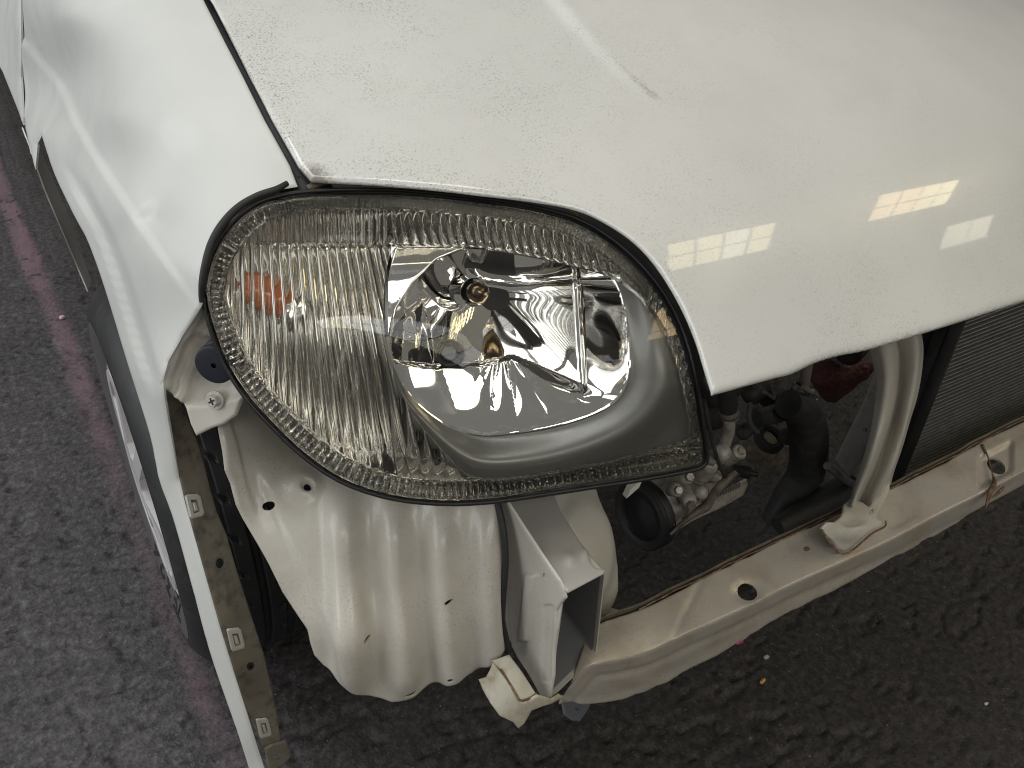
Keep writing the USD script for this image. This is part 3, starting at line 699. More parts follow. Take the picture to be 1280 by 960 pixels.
# ---- wavy apron in front of the wheel
apron = depth_field([(275, 545, {'Y': .640}), (300, 640, {'Y': .610}), (350, 745, {'Y': .560}), (385, 815, {'Y': .530}), (400, 838, {'Y': .520}), (490, 878, {'Y': .482}), (550, 850, {'Y': .470}), (630, 812, {'Y': .445}),
                     (400, 560, {'Y': .640}), (420, 650, {'Y': .570}), (480, 740, {'Y': .520}), (560, 700, {'Y': .500}), (620, 650, {'Y': .490}), (540, 610, {'Y': .545}), (600, 770, {'Y': .462}), (330, 560, {'Y': .650}), (320, 500, {'Y': .690}), (430, 800, {'Y': .508})], smooth=2e-5)
def waves(px, py):
    q = px - 0.10 * (py - 640) * np.sin((py - 600) / 130) * .6
    top = smooth01((py - 590 - (px - 400) * 0.12) / 75)
    fade = top * smooth01((888 - py) / 60 + 0.1) * smooth01((px - 385) / 30)
    o = 0
    for c, w, a_ in ((428, 22, .0160), (493, 20, .0190), (553, 18, .0180), (607, 15, .010)):
        o = o + a_ * np.exp(-np.abs((q - c) / w) ** 2.6)
    o = o * fade - .003 * fade
    dimple = np.hypot((px - 378) / 24, (py - 607) / 22)
    o = o + 0.006 * smooth01(1.3 - dimple) - 0.010 * smooth01(1.1 - np.hypot((px - 385) / 9, (py - 609) / 8))
    o = o - 0.004 * smooth01((352 - px + (py - 640) * .42) / 14) * smooth01((py - 560) / 60)
    o = o + 0.004 * smooth01((300 - px + (py - 560) * .3) / 8) * smooth01((660 - py) / 50)
    o = o - 0.006 * smooth01(1 - np.hypot((px - 455) / 30, (py - 690) / 60) * .9) * 0
    return o
ap_out = [(272, 535), (300, 480), (360, 520), (430, 560), (520, 595), (616, 600), (621, 640), (627, 700), (629, 750), (631, 785), (633, 812), (622, 824), (608, 834), (590, 845), (568, 846), (550, 851), (534, 861), (520, 869), (490, 879), (468, 874), (440, 862), (418, 852), (400, 839), (389, 825), (384, 810), (380, 792), (365, 768), (350, 744), (334, 708), (320, 680), (305, 650), (297, 632), (290, 605), (282, 588), (277, 560)]
apn = thing('apron_panel', label='wavy cream inner panel below the headlight', parent=car)
obj('sheet', panel(ap_out, apron, 3.2, 0.002, holes=[hole(336, 632, 8, 5.5, -20), hole(513, 861, 10, 3.6, -14), hole(565, 745, 5, 2.2, -25), hole(458, 796, 6, 2.4, -28), hole(563, 837, 5, 2.5, -20), hole(384, 610, 4.5, 5)], detail=waves, rnd=5, rnd_depth=0.004), 'primer_paint', apn, smooth=60)
sl = spline([(619, 628), (626, 660), (629, 700), (626, 745), (625, 775), (630, 800), (632, 816)], 30)
obj('edge_seal', tube([at(x + 3, y, D=apron(np.array([x]), np.array([y]))[0] + .001) for x, y in sl], .0030, 60, 10), 'black_rubber', apn)

# ---- chassis rail with its open box end
rail = thing('frame_rail', label='cream box section rail with an open end', parent=car)
YB = 0.40
bx = [at(705, 737, Y=YB), at(757, 712, Y=YB), at(746, 818, Y=YB + .003), at(686, 876, Y=YB)]
def sleeve(front, back, t=0.0022, cut=None, n=10):
    """A tube of sheet metal between two outlines of the same count, its walls t thick."""
    fr, bk = np.array(front), np.array(back)
    c = fr.mean(0)
    inner = fr + (c - fr) / np.linalg.norm(c - fr, axis=1, keepdims=True) * t * 1.5
    innerb = bk + (bk.mean(0) - bk) / np.linalg.norm(bk.mean(0) - bk, axis=1, keepdims=True) * t * 1.5
    ringset = [fr * (1 - s) + bk * s for s in np.linspace(0, 1, n)] + [innerb * (1 - s) + inner * s for s in np.linspace(0, 1, n)]
    R = np.array(ringset + [fr])
    a, b_ = R.shape[:2]
    v = R.reshape(-1, 3)
    i, j = np.meshgrid(np.arange(a - 1), np.arange(b_), indexing='ij')
    A, B = (i * b_ + j).ravel(), (i * b_ + (j + 1) % b_).ravel()
    f = np.vstack([np.stack([A, B, B + b_], 1), np.stack([A, B + b_, A + b_], 1)])
    m = trimesh.Trimesh(v, f); m.fix_normals()
    return m
def round_ring(corners, r, k=5):
    """The corners of a quadrilateral in space, each rounded."""
    out = []
    n = len(corners)
    for i in range(n):
        p, q, s = corners[i - 1], corners[i], corners[(i + 1) % n]
        a, b_ = q + (p - q) / np.linalg.norm(p - q) * r, q + (s - q) / np.linalg.norm(s - q) * r
        for t in np.linspace(0, 1, k):
            out.append(a * (1 - t) ** 2 + 2 * q * t * (1 - t) + b_ * t * t)
    return np.array(out)
fr = round_ring(bx, 0.006)
bk = fr + [0.0, 0.36, 0.012]
fr2 = fr.copy()
obj('box_section', sleeve(fr2, bk), 'primer_paint', rail, smooth=35)
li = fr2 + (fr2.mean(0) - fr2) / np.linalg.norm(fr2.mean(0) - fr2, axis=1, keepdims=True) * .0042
obj('shade_sleeve', sleeve(li + [0, .004, 0], li + [0, .36, .012], .0008), 'shade_tone', rail, smooth=35)  # dark sleeve added for the shade inside the rail
obj('light_stop', trimesh.convex.convex_hull(np.vstack([fr * .0 + bk + [0, -.20, -.006], bk + [0, -.197, -.006]]) ), 'dirty_steel', rail, smooth=35)  # added cap that stops light coming through the rail
def plane_field(p, n):
    """Depth, over the picture, of the plane through p with the normal n."""
    return lambda px, py: ((np.asarray(p) - CAM) @ n) / (ray(np.ravel(px), np.ravel(py)) @ n) * FOC
back_dir = np.array([0, .36, .012])
topf = plane_field(bx[0], np.cross(bx[1] - bx[0], back_dir))
leftf = plane_field(bx[0], np.cross(bx[3] - bx[0], back_dir))
def top_relief(px, py):
    # two pressed bumps near the front of the cover
    return .0030 * np.exp(-((px - 712) / 9) ** 2 - ((py - 699) / 8) ** 2) + .0026 * np.exp(-((px - 731) / 6) ** 2 - ((py - 692) / 8) ** 2)
obj('top_cover', panel([(630, 615), (690, 610), (702, 640), (718, 665), (735, 690), (738, 702), (745, 709), (757, 711), (755, 716), (710, 740), (706, 736), (700, 726), (668, 678), (640, 637)], lambda a, b_: topf(a, b_) - .004, 2.6, 0.002, detail=top_relief, rnd=3, rnd_depth=.0015), 'grey_paint', rail, label='grey top cover of the rail')
sidef = lambda a, b_: leftf(a, b_) - .0035
def side_relief(px, py):
    bead = lambda x0, y0, x1, y1, w: np.clip(1 - np.abs(((px - x0) * (y1 - y0) - (py - y0) * (x1 - x0)) / np.hypot(x1 - x0, y1 - y0)) / w, 0, 1) * ((py > y0 - 4) & (py < y1 + 4))
    return .0035 * smooth01(bead(664, 722, 655, 798, 9) * 1.6) - .002 * smooth01(bead(685, 762, 682, 848, 8) * 1.4)
obj('side_plate', panel([(620, 612), (630, 620), (652, 655), (676, 692), (700, 727), (705, 738), (707, 748), (701, 755), (696, 764), (697, 785), (693, 815), (692, 846), (686, 878), (676, 874), (660, 845), (645, 822), (638, 808), (634, 775), (630, 700), (626, 660)], sidef, 2.8, 0.0022, detail=side_relief, holes=[hole(681, 721, 2.6, 5.2, -12)], rnd=3.5, rnd_depth=.002), 'primer_paint', rail)
# rounded plate standing behind the rail
bp = depth_field([(757, 775, {'Y': .455}), (780, 720, {'Y': .475}), (753, 612, {'Y': .535}), (700, 620, {'Y': .52}), (740, 690, {'Y': .475}), (720, 560, {'Y': .58})])
obj('rear_plate', panel([(690, 590), (748, 590), (755, 612), (760, 632), (771, 655), (778, 682), (782, 712), (782, 742), (777, 756), (773, 764), (783, 766), (785, 769), (770, 772), (750, 778), (742, 760), (735, 700), (700, 640)], bp, 3.2, 0.0025, rnd=6, rnd_depth=.005, detail=lambda a, b_: -.006 * smooth01((np.hypot((a - 735) / 46, (b_ - 690) / 88) - .62) / .35)), 'primer_paint', car, label='rounded cream plate behind the open rail end')

# ---- bumper beam
def line_at(pts, **k):
    return [at(x, y, **k) for x, y in pts]
back_e = [(735, 786), (766, 772), (800, 762), (840, 742), (890, 717), (960, 683), (1035, 648), (1110, 612), (1180, 578), (1240, 545), (1300, 517), (1420, 460)]
crest = [(710, 862), (738, 833), (770, 826), (810, 815), (858, 793), (920, 765), (985, 733), (1060, 700), (1110, 677), (1180, 640), (1240, 610), (1300, 578), (1420, 518)]
low = [(698, 880), (714, 879), (740, 879), (781, 872), (830, 852), (880, 826), (928, 800), (945, 788), (990, 763), (1060, 727), (1130, 690), (1190, 657), (1240, 628), (1300, 597), (1420, 532)]
def crest_y(px):
    return np.interp(px, [690, 780, 860, 1000, 1300, 1420], [.402, .388, .384, .380, .376, .378])
fold = [(x, y, {'Y': float(crest_y(x))}) for x, y in crest]
BF = depth_field([(x, y, {'Z': float(np.interp(x, [735, 1300], [.432, .425]))}) for x, y in back_e] + fold, smooth=2e-6)
BL = depth_field(fold + [(x, y, {'Y': float(crest_y(x)) + .003}) for x, y in low], smooth=2e-6)
C_ = np.array(spline(crest, 300)); L_ = np.array(spline(low, 300)); K_ = np.array(spline(back_e, 300))
def beam_relief(px, py):
    s = sdist(C_, px, py)
    o = .0012 * np.exp(-((px - 848) / 30) ** 2 - ((py - 795) / 16) ** 2) - .0008 * np.exp(-(((px - 845) * .9 + (py - 790) * .45) / 5) ** 2)
    o = o - .0028 * smooth01(1.25 - np.hypot((px - 935) / 21, (py - 739) / 15))
    o = o - .004 * smooth01((px - 1222) / 5) * smooth01((1268 - px) / 5) * smooth01((s + 44) / 8) * smooth01((-s - 4) / 8)
    o = o - .0012 * smooth01(1 - np.abs(px - 1128 - (py - 640) * .2) / 30) * smooth01((-s - 8) / 6) + .0007 * (meshkit.noise(np.stack([px / 34, py / 22, px * 0], -1), 4) - .5)
    return o
def front_relief(px, py):
    c_, l_ = np.abs(sdist(C_, px, py)), np.abs(sdist(L_, px, py))
    o = -.0020 * smooth01(1 - np.abs(c_ - 17) / 5) + .0022 * smooth01(1 - l_ / 9) + .0016 * np.exp(-((px - 800) / 34) ** 2 - ((py - 850) / 9) ** 2)
    return o + .0010 * (meshkit.noise(np.stack([px / 26, py / 18, px * 0], -1), 6) - .5)
beam = thing('bumper_beam', label='dull cream steel cross beam with rusty seams', parent=car)
wob = lambda p, a_: [(x + (meshkit.noise(np.array([[x / 13, y / 13, a_]]))[0] - .5) * 1.6, y + (meshkit.noise(np.array([[x / 13, y / 13, a_ + 7]]))[0] - .5) * 2.2) for x, y in p]
fold_px = spline(crest, 110)
top_out = wob(spline(back_e, 90), 1) + [(x, y) for x, y in fold_px[::-1]]
obj('top_face', panel(top_out, BF, 3.0, 0.003, detail=beam_relief, holes=[hole(935, 739, 13, 10.5, 25), hole(1247, 580, 13, 8.5, 35)], rnd=3.0, rnd_depth=.0016), 'beam_paint', beam, smooth=60)
obj('front_face', panel([(x, y) for x, y in fold_px] + wob(spline(low, 110)[::-1], 3), BL, 3.0, 0.003, detail=front_relief, rnd=3.0, rnd_depth=.0016), 'beam_paint', beam, smooth=60)
inner = [at(x, y, Z=.4) for x, y in ()]
# seam along the back edge, rusty
K3 = np.array([CAM + ray(x, y - 1.0) / FOC * (BF(np.array([x]), np.array([y]))[0] + .002) for x, y in wob(spline(back_e, 90), 2)])
obj('rusty_seam', tube(K3[8:], .0008, 160, 8), 'rust', beam)
obj('back_wall', loft([K3 + [0, .003, .001], K3 + [0, .006, -.03], K3 + [0, .008, -.08]], 60, 3, .002), 'dirty_steel', beam)
E3 = np.array([CAM + ray(x, y) / FOC * (BF(np.array([x]), np.array([y]))[0]) for x, y in [(1228, 556), (1236, 574), (1240, 590), (1243, 604), (1238, 616), (1232, 634)]])
obj('rusty_weld', tube(E3 + (CAM - E3) * .002, [.002, .0008, .0006, .0028, .003, .001], 30, 7), 'rust', beam)
obj('rusty_weld', tube(np.array([CAM + ray(x, y) / FOC * (BF(np.array([x]), np.array([y]))[0] - .001) for x, y in [(1256, 607), (1252, 612), (1246, 618), (1240, 622)]]), [.0006, .0024, .002, .0008], 20, 7), 'rust', beam)
obj('rust_spot', trimesh.Trimesh(*(lambda m: (m.vertices * [.0045, .003, .0012] + CAM + ray(1008, 686) / FOC * BF(np.array([1008]), np.array([686]))[0], m.faces))(trimesh.creation.icosphere(2))), 'rust', beam)
# end plate of the beam, under the rail
ep = thing('end_plate', parent=beam)
e1 = depth_field([(615, 823, {'Y': .440}), (634, 820, {'Y': .435}), (670, 870, {'Y': .400}), (650, 876, {'Y': .400}), (620, 850, {'Y': .425})])
obj('upper_plate', panel([(614, 826), (626, 822), (637, 818), (650, 836), (664, 856), (672, 868), (662, 873), (651, 876), (640, 858), (626, 838)], e1, 2.6, .002, rnd=2.5, detail=lambda a, b_: .002 * smooth01(1.2 - np.hypot((a - 643) / 18, (b_ - 848) / 26))), 'stained_paint', ep)
e2 = depth_field([(598, 851, {'Y': .440}), (612, 838, {'Y': .436}), (625, 890, {'Y': .408}), (648, 909, {'Y': .396}), (652, 880, {'Y': .400}), (672, 870, {'Y': .396}), (705, 872, {'Y': .395})])
obj('flange', panel([(597, 850), (606, 847), (611, 838), (615, 828), (626, 842), (640, 862), (650, 878), (662, 875), (672, 869), (690, 874), (700, 868), (706, 872), (690, 881), (680, 884), (665, 890), (656, 906), (648, 912), (641, 904), (624, 896), (612, 880), (602, 862)], e2, 2.6, .0022, rnd=3, rnd_depth=.002), 'stained_paint', ep)
obj('rusty_edge', tube([CAM + ray(x, y) / FOC * (e1(np.array([x]), np.array([y]))[0] - .001) for x, y in [(626, 836), (636, 852), (644, 866), (652, 876), (664, 872), (671, 867)]], .0009, 30, 6), 'rust', ep)
tb = depth_field([(705, 880, {'Y': .43}), (740, 884, {'Y': .43}), (722, 900, {'Y': .42})])
obj('tow_bracket', panel([(700, 868), (744, 868), (738, 884), (732, 894), (726, 902), (717, 901), (706, 893), (704, 882)], tb, 2.4, .004, holes=[hole(722, 886, 3, 2.4)], rnd=2.5), 'grey_plastic', car, label='blue grey lug hanging under the beam')

# ---- centre brace of the hood latch
cols = [[(1083, 425), (1090, 450), (1095, 480), (1092, 515), (1086, 545), (1078, 575), (1068, 605), (1060, 633)],
        [(1100, 415), (1109, 445), (1110, 480), (1104, 520), (1096, 550), (1086, 580), (1075, 606), (1064, 634)],
        [(1116, 412), (1124, 445), (1124, 480), (1117, 520), (1105, 555), (1094, 585), (1082, 610), (1070, 636)],
        [(1120, 411), (1128, 443), (1128, 480), (1121, 522), (1110, 556), (1098, 587), (1086, 612), (1074, 637)],
        [(1138, 405), (1146, 435), (1143, 478), (1134, 520), (1123, 560), (1111, 592), (1100, 615), (1090, 638)],
        [(1148, 402), (1154, 430), (1153, 460), (1147, 495), (1138, 525), (1128, 560), (1117, 592), (1110, 622)]]
offy = [.432, .412, .428, .428, .410, .436]
post = thing('hood_latch_brace', label='curved cream double ribbed brace standing on the beam', parent=car)
rows = []
for c, oy in zip(cols, offy):
    rows.append([at(x, y, Y=oy + .006 * math.sin(i)) for i, (x, y) in enumerate(c)])
obj('brace', loft(rows, 60, 5, .002), 'primer_paint', post, smooth=60)
ft = depth_field([(1030, 662, {'Y': .395}), (1048, 688, {'Y': .384}), (1062, 687, {'Y': .384}), (1105, 652, {'Y': .388}), (1058, 634, {'Y': .420}), (1112, 605, {'Y': .425}), (1075, 655, {'Y': .390}), (1040, 650, {'Y': .398})])
obj('foot', panel([(1027, 661), (1033, 652), (1044, 652), (1052, 644), (1056, 630), (1064, 622), (1078, 626), (1086, 632), (1092, 624), (1100, 612), (1107, 602), (1113, 600), (1113, 612), (1106, 626), (1099, 640), (1097, 646), (1105, 652), (1104, 658), (1090, 664), (1076, 675), (1064, 686), (1056, 690), (1048, 687), (1040, 676), (1030, 668)], ft, 2.4, .0025, rnd=3, rnd_depth=.0025,
    holes=[hole(1089, 640, 2.2, 4.5, 30)], detail=lambda a, b_: -.004 * smooth01(1.3 - np.hypot((a - 1068) / 18, (b_ - 650) / 9)) + .002 * smooth01(1.2 - np.hypot((a - 1058) / 16, (b_ - 668) / 10))), 'primer_paint', post)
obj('rusty_edge', tube([CAM + ray(x, y) / FOC * (ft(np.array([x]), np.array([y]))[0] + .001) for x, y in [(1027, 662), (1034, 673), (1046, 689), (1057, 692), (1068, 686), (1090, 667), (1106, 658), (1107, 651)]], .0011, 50, 6), 'rust', post)

# ---- radiator behind the grille opening
YR = 0.50
rad = thing('radiator', label='dark finned radiator with thin cooling tubes', parent=car)
tl, bl = at(1200, 396, Y=YR), at(1117, 606, Y=YR)
z0, z1, x0, x1 = .305, .62, float(bl[0]) + .012, 1.34
obj('core', obox([(x0 + x1) / 2, YR + .024, (z0 + z1) / 2], [(x1 - x0) / 2, 0, 0], [0, .012, 0], [0, 0, (z1 - z0) / 2], .05), 'fin_core', rad, smooth=False)
nt_ = 46
for k in range(nt_):
    zz = z0 + (z1 - z0) * (k + .5) / nt_
    obj('cooling_tube', obox([(x0 + x1) / 2, YR + .006, zz + .0003 * math.sin(k * 2.7)], [(x1 - x0) / 2, 0, .0006 * math.sin(k * 5.1)], [0, .0062, 0], [0, 0, .0009], .3), 'cooling_metal', rad, smooth=False)
fins = []
for k in range(nt_ + 1):
    zz = z0 + (z1 - z0) * k / nt_
    n = 300
    xs = np.linspace(x0, x1, n)
    zg = zz + .0023 * np.where(np.arange(n) % 2 == 0, 1, -1)
    v = np.vstack([np.c_[xs, np.full(n, YR + .005), zg], np.c_[xs, np.full(n, YR + .012), zg]])
    i = np.arange(n - 1)
    fins.append(trimesh.Trimesh(v, np.vstack([np.stack([i, i + 1, i + n + 1], 1), np.stack([i, i + n + 1, i + n], 1)]), process=False))
obj('fins', cat(*fins), 'fin_core', rad, smooth=False, kind='stuff')
obj('end_tank', tube([bl + (bl - tl) * .06, bl, tl, tl + (tl - bl) * .3], .0085, 30, 12), 'black_plastic', rad)
obj('bottom_rail', obox([(x0 + x1) / 2, YR + .012, z0 - .008], [(x1 - x0) / 2 + .01, 0, 0], [0, .016, 0], [0, 0, .008]), 'black_plastic', rad)
obj('shroud', panel([(1150, 400), (1190, 392), (1192, 404), (1160, 480), (1128, 560), (1112, 610), (1100, 612), (1130, 520), (1150, 450)], depth_field([(1150, 400, {'Y': .53}), (1190, 392, {'Y': .53}), (1112, 610, {'Y': .53})]), 4, .003), 'black_plastic', rad)
sb = depth_field([(1093, 470, {'Y': .56}), (1045, 577, {'Y': .56}), (1064, 598, {'Y': .55}), (1084, 560, {'Y': .55})])
obj('side_bracket', panel([(1096, 462), (1078, 508), (1044, 576), (1049, 584), (1062, 599), (1075, 580), (1092, 545), (1105, 500), (1108, 470)], sb, 3, .003, rnd=2.5, holes=[hole(1081, 538, 3, 3.5)]), 'cooling_metal', rad)

# ---- under the hood: hoses, compressor, engine
def tpts(pts, **k):
    return [at(x, y, **({**k, **(e[0] if e else {})})) for x, y, *e in pts]
def pxr(r, p):
    return r * depth_of(p) / FOC
hose = tpts([(985, 505), (1003, 516), (1011, 548), (1007, 590), (985, 622), (969, 644), (964, 652)], Y=.62)
big = obj('radiator_hose', tube(hose, [pxr(r, hose[2]) for r in (17, 22, 24, 24, 23.5, 20, 13)], 60, 22), 'hose_rubber', car, label='thick bent black radiator hose')
lh = tpts([(972, 658), (992, 646), (1020, 630), (1045, 616), (1064, 604)], Y=.585)
h2 = thing('lower_hose', parent=car)
obj('hose', tube(lh, [pxr(r, lh[2]) for r in (11, 13, 16, 17, 16)], 40, 20), 'hose_rubber', h2)
cdir = lh[3] - lh[2]
obj('clamp', lathe([(-.004, .0145), (-.004, .0168), (.004, .0168), (.004, .0145)], lh[3] - cdir * .35, cdir, 30), 'black_plastic', h2)
obj('pipe', tube(tpts([(1034, 582), (1052, 596), (1072, 610)], Y=.575), .006, 12, 12), 'cooling_metal', h2)
uh = tpts([(1006, 482), (994, 500), (985, 512), (962, 519), (944, 523)], Y=.64)
h3 = thing('upper_hose', parent=car)
obj('hose', tube(uh, pxr(12, uh[1]), 40, 18), 'hose_rubber', h3)
obj('pipe', tube(tpts([(1004, 484), (1008, 462), (1013, 430)], Y=.64), pxr(7, uh[0]), 12, 14), 'bright_metal', h3)
o = at(1000, 486, Y=.635); ax = uh[0] - uh[1]
obj('clamp', lathe([(-.004, .0098), (-.004, .0125), (.004, .0125), (.004, .0098)], o, ax, 26), 'bright_metal', h3)
obj('clamp_screw', tube(tpts([(1004, 484), (1012, 489), (1016, 489)], Y=.62), .0035, 10, 10), 'bright_metal', h3)
obj('clamp_wire', tube(tpts([(1014, 490), (1022, 494), (1021, 499), (1012, 505), (1002, 503)], Y=.62), .0011, 30, 8), 'bright_metal', h3)
obj('wire_bracket', tube(tpts([(938, 505), (936, 522), (941, 534), (947, 540)], Y=.63), .0035, 20, 10), 'cooling_metal', h3)

cp = thing('compressor', label='grimy cast metal compressor beside the headlight corner', parent=car)
po = at(797, 648, Y=.60)
pd = np.array([-1.0, -.10, .06]); pd /= np.linalg.norm(pd)
pl = thing('pulley', label='black compressor pulley', parent=cp)
obj('rim', lathe([(-.012, .030), (-.003, .032), (0, .036), (0, .042), (-.003, .0455), (-.006, .043), (-.009, .0455), (-.012, .043), (-.015, .0455), (-.022, .0455), (-.026, .040), (-.026, .010)], po, pd, 60), 'black_rubber', pl)
obj('hub', lathe([(-.008, .034), (-.006, .024), (-.003, .012), (-.002, .0001)][::-1], po, pd, 40), 'black_plastic', pl)
obj('connector_tag', obox(at(791, 608, Y=.56), at(799, 601, Y=.56) - at(791, 608, Y=.56), [.004, .002, .004], [0, .004, 0]), 'white_plastic', car, label='white plastic tag below the headlight')
def lump(pts, seed, amp=.002, sub=3):
    """A cast body: hull of spheres, roughened."""
    cl_ = []
    for p, r in pts:
        s = trimesh.creation.icosphere(2, r); cl_.append(s.vertices + np.asarray(p))
    h = trimesh.convex.convex_hull(np.vstack(cl_))
    v, f = trimesh.remesh.subdivide_to_size(h.vertices, h.faces, .004)
    m = trimesh.Trimesh(v, f)
    m.merge_vertices()
    v = m.vertices + m.vertex_normals * ((meshkit.fbm(m.vertices * 90, 3, seed) - .5) * 2 * amp)[:, None]
    return trimesh.Trimesh(v, m.faces, process=False)
ax1 = -pd
body_a = at(850, 632, Y=.605)
obj('body', lathe([(.026, .010), (.026, .040), (.040, .043), (.046, .043), (.047, .038), (.060, .037), (.061, .041), (.072, .041), (.074, .036), (.128, .034), (.134, .030), (.136, .001)][::-1], po + [0, .012, .0], -pd, 60), 'cast_metal', cp)
plt = depth_field([(829, 674, {'Y': .575}), (934, 600, {'Y': .575}), (930, 618, {'Y': .57}), (875, 648, {'Y': .57})])
obj('lower_plate', panel([(826, 660), (860, 648), (890, 622), (934, 598), (936, 606), (930, 620), (902, 636), (875, 648), (850, 662), (828, 675)], plt, 3, .006, rnd=3, rnd_depth=.002), 'cast_metal', cp)
for k in range(9):
    obj('rib', obox(at(898 + k * 3.2, 618 - k * 1.4, Y=.568), [.0006, 0, 0], [0, .0015, 0], [0, 0, .0045]), 'bright_metal', cp)
for (px, py, r, h, d) in ((857, 597, 10, .022, (-.15, -.7, .7)), (861, 626, 10, .02, (-.4, -.85, .2)), (877, 616, 9, .02, (-.2, -.8, .5)), (871, 632, 7, .016, (-.2, -.9, .2)), (886, 580, 12, .03, (-.2, -.4, .85)), (902, 566, 12, .03, (-.1, -.6, .8)), (845, 612, 9, .02, (-.3, -.7, .6)), (896, 596, 8, .02, (0, -.8, .6)), (838, 655, 7, .015, (-.3, -.9, .1))):
    o = at(px, py, Y=.565); d = np.array(d) / np.linalg.norm(d)
    bs = obj('boss', lump([(o, pxr(r, o)), (o - d * h, pxr(r, o) * 1.1)], int(px), .0012), 'cast_metal', cp, smooth=True)
    if px in (857, 861, 845, 886, 871):
        obj('bolt', hexa(o + d * (pxr(r, o) + .004), d, pxr(r * .62, o), .008), 'bright_metal', bs, smooth=False)
o = at(926, 564, Y=.58); d = np.array([.15, -.55, .8]); d /= np.linalg.norm(d)
obj('cap', disc(o, d, pxr(10, o), .03, 30), 'cast_metal', cp)
obj('cap_screw', disc(o + d * .002, d, pxr(5, o), .004, 20), 'bright_metal', cp)
ac = tpts([(905, 470), (908, 492), (912, 518)], Y=.60)
a1 = thing('air_conditioning_pipe', parent=cp)
obj('hose', tube(ac, pxr(12, ac[1]), 20, 20), 'hose_rubber', a1)
dr = ac[2] - ac[1]; dr /= np.linalg.norm(dr)
obj('crimp_ring', lathe([(-.012, .0100), (-.010, .0118), (-.003, .0122), (0, .0112), (.003, .0122), (.007, .0112), (.010, .0085), (.012, .0055)], ac[2] - dr * .001, dr, 30), 'bright_metal', a1)
obj('pipe', tube(tpts([(912, 525), (911, 540), (906, 556)], Y=.595), pxr(7.5, ac[1]), 16, 16), 'cast_metal', a1)
obj('cable', tube(tpts([(880, 500), (889, 545), (898, 578), (908, 597), (918, 599), (923, 592)], Y=.555), .0026, 50, 8), 'hose_rubber', cp)
obj('wiring', tube(tpts([(920, 590), (905, 603), (893, 616), (884, 632), (872, 640), (855, 652), (838, 668)], Y=.553), [.004, .0055, .005, .006, .004, .003, .002], 50, 10), 'dirty_steel', cp)
obj('connector', lathe([(-.016, .007), (0, .0085), (.006, .0085), (.007, .0045), (.016, .0035), (.016, .0001)][::-1], at(932, 590, Y=.57), [.55, -.75, .1], 24), 'black_plastic', cp)

eng = thing('engine', label='dark engine parts in the shade under the hood', parent=car)
obj('block', lump([((.60, .95, .50), .10), ((.95, .98, .50), .10), ((.62, .95, .68), .08), ((.92, .98, .68), .08)], 11, .006), 'engine_dark', eng, smooth=True)
obj('exhaust_cover', lump([(at(1035, 466, Y=.72), .030), (at(1070, 458, Y=.72), .026), (at(1040, 490, Y=.72), .018)], 17, .003), 'red_metal', eng, smooth=True)
obj('mount_arm', lump([(at(940, 560, Y=.76), .022), (at(985, 552, Y=.76), .018), (at(960, 585, Y=.74), .012)], 19, .002), 'dirty_steel', eng, smooth=True)
obj('mount_ring', lathe([(-.01, .020), (-.006, .025), (.004, .025), (.008, .019), (.004, .012)], at(962, 548, Y=.71), [0, -.4, .9], 36), 'hose_rubber', eng)
obj('dark_hose', tube(tpts([(860, 455), (876, 492), (890, 500), (912, 490), (940, 470)], Y=.66), .011, 40, 14), 'hose_rubber', eng)
obj('bracket', tube(tpts([(955, 490), (962, 494), (968, 498), (966, 488)], Y=.60), .002, 20, 8), 'cooling_metal', eng)
for k, (px, py, r) in enumerate(((940, 492, .016), (962, 500, .014), (930, 540, .012), (985, 545, .014), (890, 520, .02), (1062, 440, .02))):
    obj('fitting', lump([(at(px, py, Y=.68), r), (at(px + 12, py - 8, Y=.70), r * .8)], 40 + k, .002), 'engine_dark', eng, smooth=True)

# ------------------------------------------------------------------ the headlight
LENS = [(254, 372), (256, 345), (264, 318), (280, 290), (303, 266), (330, 250), (370, 241), (430, 237), (500, 238), (560, 243), (620, 250), (680, 261), (725, 275), (765, 299), (800, 330), (828, 364), (848, 400), (862, 440), (872, 485), (879, 530), (884, 568), (878, 583), (855, 590), (800, 600), (740, 609), (680, 618), (620, 627), (560, 630), (500, 625), (450, 612), (410, 593), (370, 563), (335, 529), (305, 495), (280, 455), (262, 408)]
flush = [(px - 8, py + 8, depth_of(on_hood([(px, py)])[0]) + .009) for px, py in ((470, 229), (600, 242), (715, 259), (790, 299), (848, 376), (880, 462))]
HL = depth_field(flush + [(882, 578, {'Y': .400}), (320, 255, {'Y': .640}), (262, 330, {'Y': .632}), (255, 370, {'Y': .625}), (280, 455, {'Y': .602}),
                  (370, 562, {'Y': .550}), (480, 624, {'Y': .498}), (620, 627, {'Y': .452}), (740, 608, {'Y': .424}), (600, 420, {'Y': .508}), (380, 420, {'Y': .560}), (780, 450, {'Y': .437})], smooth=3e-5)
lens_out = smooth_poly(LENS, step=5)
lens_poly = Polygon(lens_out).buffer(0)
CLEAR = [(490, 306), (540, 305), (600, 308), (660, 317), (715, 329), (762, 343), (798, 368), (826, 402), (846, 445), (858, 495), (864, 535), (860, 552), (835, 560), (780, 574), (720, 586), (660, 596), (610, 600), (578, 590), (548, 558), (520, 525), (502, 490), (488, 450), (480, 400), (482, 350)]
clear_poly = Polygon(smooth_poly(CLEAR, corners=(0,), step=5)).buffer(0)
BOWL = [(580, 307), (640, 313), (700, 324), (755, 339), (774, 362), (783, 400), (787, 445), (783, 478), (768, 502), (738, 519), (690, 534), (640, 542), (600, 544), (565, 535), (530, 512), (505, 485), (490, 450), (487, 420), (494, 385), (514, 350), (545, 322)]
bowl_out = smooth_poly(BOWL, step=4)
bowl_poly = Polygon(bowl_out).buffer(0)
